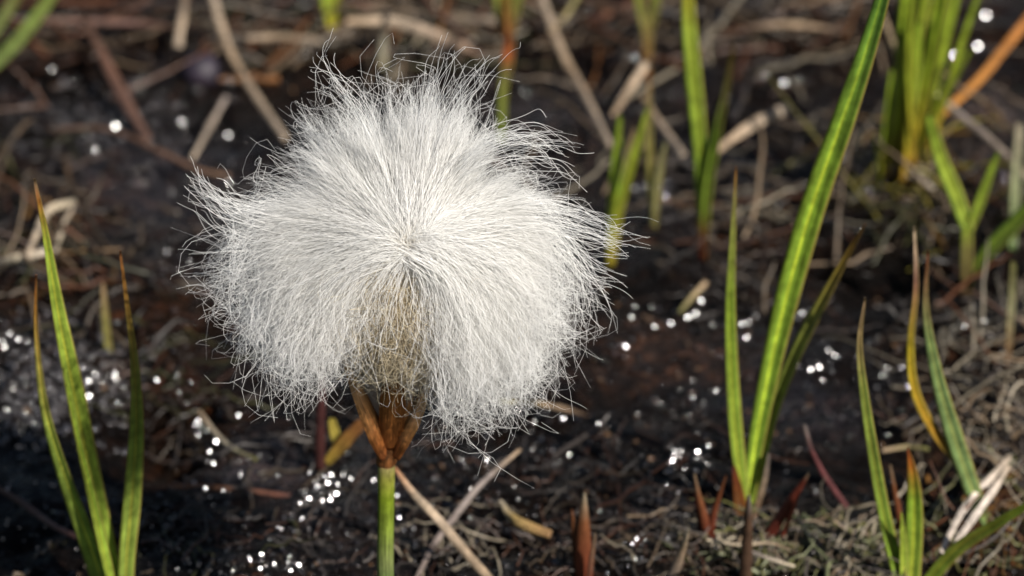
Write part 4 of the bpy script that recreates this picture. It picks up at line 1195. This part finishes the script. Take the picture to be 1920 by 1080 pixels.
# ---- tangled frizz at the bottoms of the two lobes and round the rim
nD = 700
thd = np.where(rng.random(nD) < 0.62, rng.uniform(280, 350, nD), rng.uniform(176, 238, nD))
xr = rng.random(nD) < 0.25
thd = np.where(xr, rng.uniform(0, 360, nD), thd)
thr = np.radians(thd)
Rr = Rad(thd) * rng.uniform(0.86, 0.98, nD)
dz = rng.normal(0, 0.55, nD)
mid = C0 + (CR * np.cos(thr)[:, None] + CU * np.sin(thr)[:, None]) * Rr[:, None] + WV * dz[:, None]
dw = nrm(mid - C0)
tang = np.stack([-np.sin(thr), np.cos(thr)], 1)
fl = nrm(-WUP * 0.8 * (dw @ WUP < 0.5)[:, None] + dw * 0.8 + rng.normal(0, 0.45, (nD, 3)))
Ld = rng.uniform(0.35, 0.85, nD)[:, None]
PD = frizz(bez(mid - fl * Ld * 0.6, mid - fl * Ld * 0.2, mid + fl * Ld * 0.15, mid + fl * Ld * 0.4, K), np.full(nD, 0.24), K, (2, 6.5))
lim = np.degrees(np.arctan2((PD - C0) @ CU, (PD - C0) @ CR)) % 360
radD = np.full((nD, K), 0.0024) * (1 - 0.4 * t ** 2)[None]
CD = np.broadcast_to(WH * 0.97, (nD, K, 3))


# ---- stray wisps and long locks seen at the outline
def wisp(pts, n_, spread0, spread1, depth=0.0, amp=0.05):
    Q0 = resample(pts, K)
    c = np.array([at_y(a_, b_, YF - 0.25 + depth * 1.0) for a_, b_ in Q0])
    t_ = np.linspace(0, 1, K)[None, :, None]
    off = rng.normal(0, 1, (n_, 1, 3)) * (spread0 * (1 - t_) + spread1 * t_)
    P_ = c[None] + off
    # shorten each strand differently
    e = rng.uniform(0.7, 1.0, n_)
    out = np.empty_like(P_)
    for q in range(n_):
        tt = np.linspace(0, e[q], K) * (K - 1)
        i0 = np.minimum(tt.astype(int), K - 2); f = (tt - i0)[:, None]
        out[q] = P_[q, i0] * (1 - f) + P_[q, i0 + 1] * f
    return frizz(out, np.full(n_, amp), K)


W_ = [wisp([(700, 440), (560, 440), (440, 410), (385, 365), (345, 325)], 36, .12, .09),
      wisp([(640, 430), (520, 400), (430, 380), (370, 350)], 24, .08, .09),
      wisp([(700, 480), (560, 500), (450, 510), (350, 520)], 30, .08, .10),
      wisp([(850, 430), (980, 410), (1080, 430), (1140, 448), (1215, 462)], 34, .10, .10),
      wisp([(860, 420), (990, 390), (1070, 400), (1150, 440)], 26, .08, .13),
      wisp([(900, 430), (1020, 440), (1090, 500), (1150, 530)], 30, .1, .12),
      wisp([(900, 420), (1030, 430), (1090, 520), (1125, 640)], 26, .06, .12),
      wisp([(820, 380), (900, 290), (980, 260), (1060, 270)], 30, .06, .12),
      wisp([(820, 380), (900, 300), (1000, 282), (1060, 320)], 40, .10, .15),
      wisp([(740, 380), (690, 250), (620, 150), (575, 130)], 12, .06, .12),
      wisp([(740, 380), (690, 220), (630, 160), (612, 100), (628, 62)], 3, .03, .03, amp=.08),
      wisp([(740, 380), (700, 220), (640, 130), (600, 95)], 3, .03, .05, amp=.1),
      wisp([(780, 380), (800, 230), (825, 140), (850, 85)], 14, .05, .16),
      wisp([(790, 380), (840, 230), (900, 140), (940, 105)], 14, .05, .14),
      wisp([(700, 500), (650, 540), (610, 600), (596, 690)], 46, .05, .03, depth=-0.6, amp=.03),
      wisp([(720, 500), (650, 560), (570, 610), (515, 635)], 34, .05, .05, depth=-0.6, amp=.03),
      wisp([(640, 640), (600, 660), (640, 700), (660, 715)], 4, .03, .1, amp=.1),
      wisp([(770, 480), (830, 520), (860, 600), (865, 680)], 60, .06, .14, depth=-0.8, amp=.04),
      wisp([(745, 480), (690, 490), (640, 530), (590, 600)], 80, .05, .16, depth=-0.7, amp=.04),
      wisp([(760, 478), (735, 505), (708, 560), (694, 640)], 150, .05, .16, depth=-0.68, amp=.07),
      wisp([(772, 478), (795, 510), (812, 570), (815, 660)], 150, .05, .15, depth=-0.68, amp=.07),
      wisp([(765, 478), (760, 510), (752, 560), (750, 610)], 70, .06, .22, depth=-0.66, amp=.09),
      wisp([(735, 480), (720, 520), (690, 580), (670, 640)], 110, .06, .12, depth=-0.55, amp=.05),
      ]
PW = np.concatenate(W_)
nW = len(PW)
radW = rng.uniform(0.0020, 0.0036, nW)[:, None] * (1 - 0.4 * t ** 2)[None]
CW = np.broadcast_to(WH, (nW, K, 3))

V, Q, C = strands(np.concatenate([P1_, PC, PD, PW]), np.concatenate([rad1, radC, radD, radW]), np.concatenate([C1, CC, CD, CW]))
b_ = mesh_obj('cotton_bristles', V, Q, M['cotton'], col=C, parent=flower)
tag(b_, 'silky white bristles fanning from the parting and curling over', kind='stuff')
nE = 3000
e0 = C0 + WV * 0.56 - WUP * 0.08 + rng.normal(0, 0.06, (nE, 3)); ex_ = rng.normal(-0.05, 0.40, nE); ln_ = rng.uniform(0.35, 1.15, nE)
e3 = e0 + CR * ex_[:, None] - WUP * ln_[:, None] + WV * rng.uniform(-0.1, 0.1, nE)[:, None]
PE = frizz(bez(e0, e0 + WV * 0.12 + CR * ex_[:, None] * 0.5 + WUP * 0.02, e3 + WUP * ln_[:, None] * 0.4, e3, K), np.full(nE, 0.11), K, (2, 6.5))
radE = rng.uniform(0.0024, 0.0038, nE)[:, None] * (1 - 0.4 * t ** 2)[None]
colE = np.broadcast_to((WH * (1 - np.clip(t * 2, 0, 1))[:, None] + np.array([0.95, 0.88, 0.72]) * np.clip(t * 2, 0, 1)[:, None])[None], (nE, K, 3)) * rng.uniform(0.85, 1.0, (nE, 1, 1))
PB = np.concatenate([PB, PE]); radB = np.concatenate([radB, radE]); colB = np.concatenate([colB, colE])
V, Q, C = strands(PB, radB, colB)
b_ = mesh_obj('core_fuzz', V, Q, M['cotton'], col=C, parent=flower)
tag(b_, 'short curly tan fuzz around the seed core', kind='stuff')
del flower['_loc']
tag(flower, 'large fluffy white cotton grass head on a green stem with brown bracts', 'cotton grass')
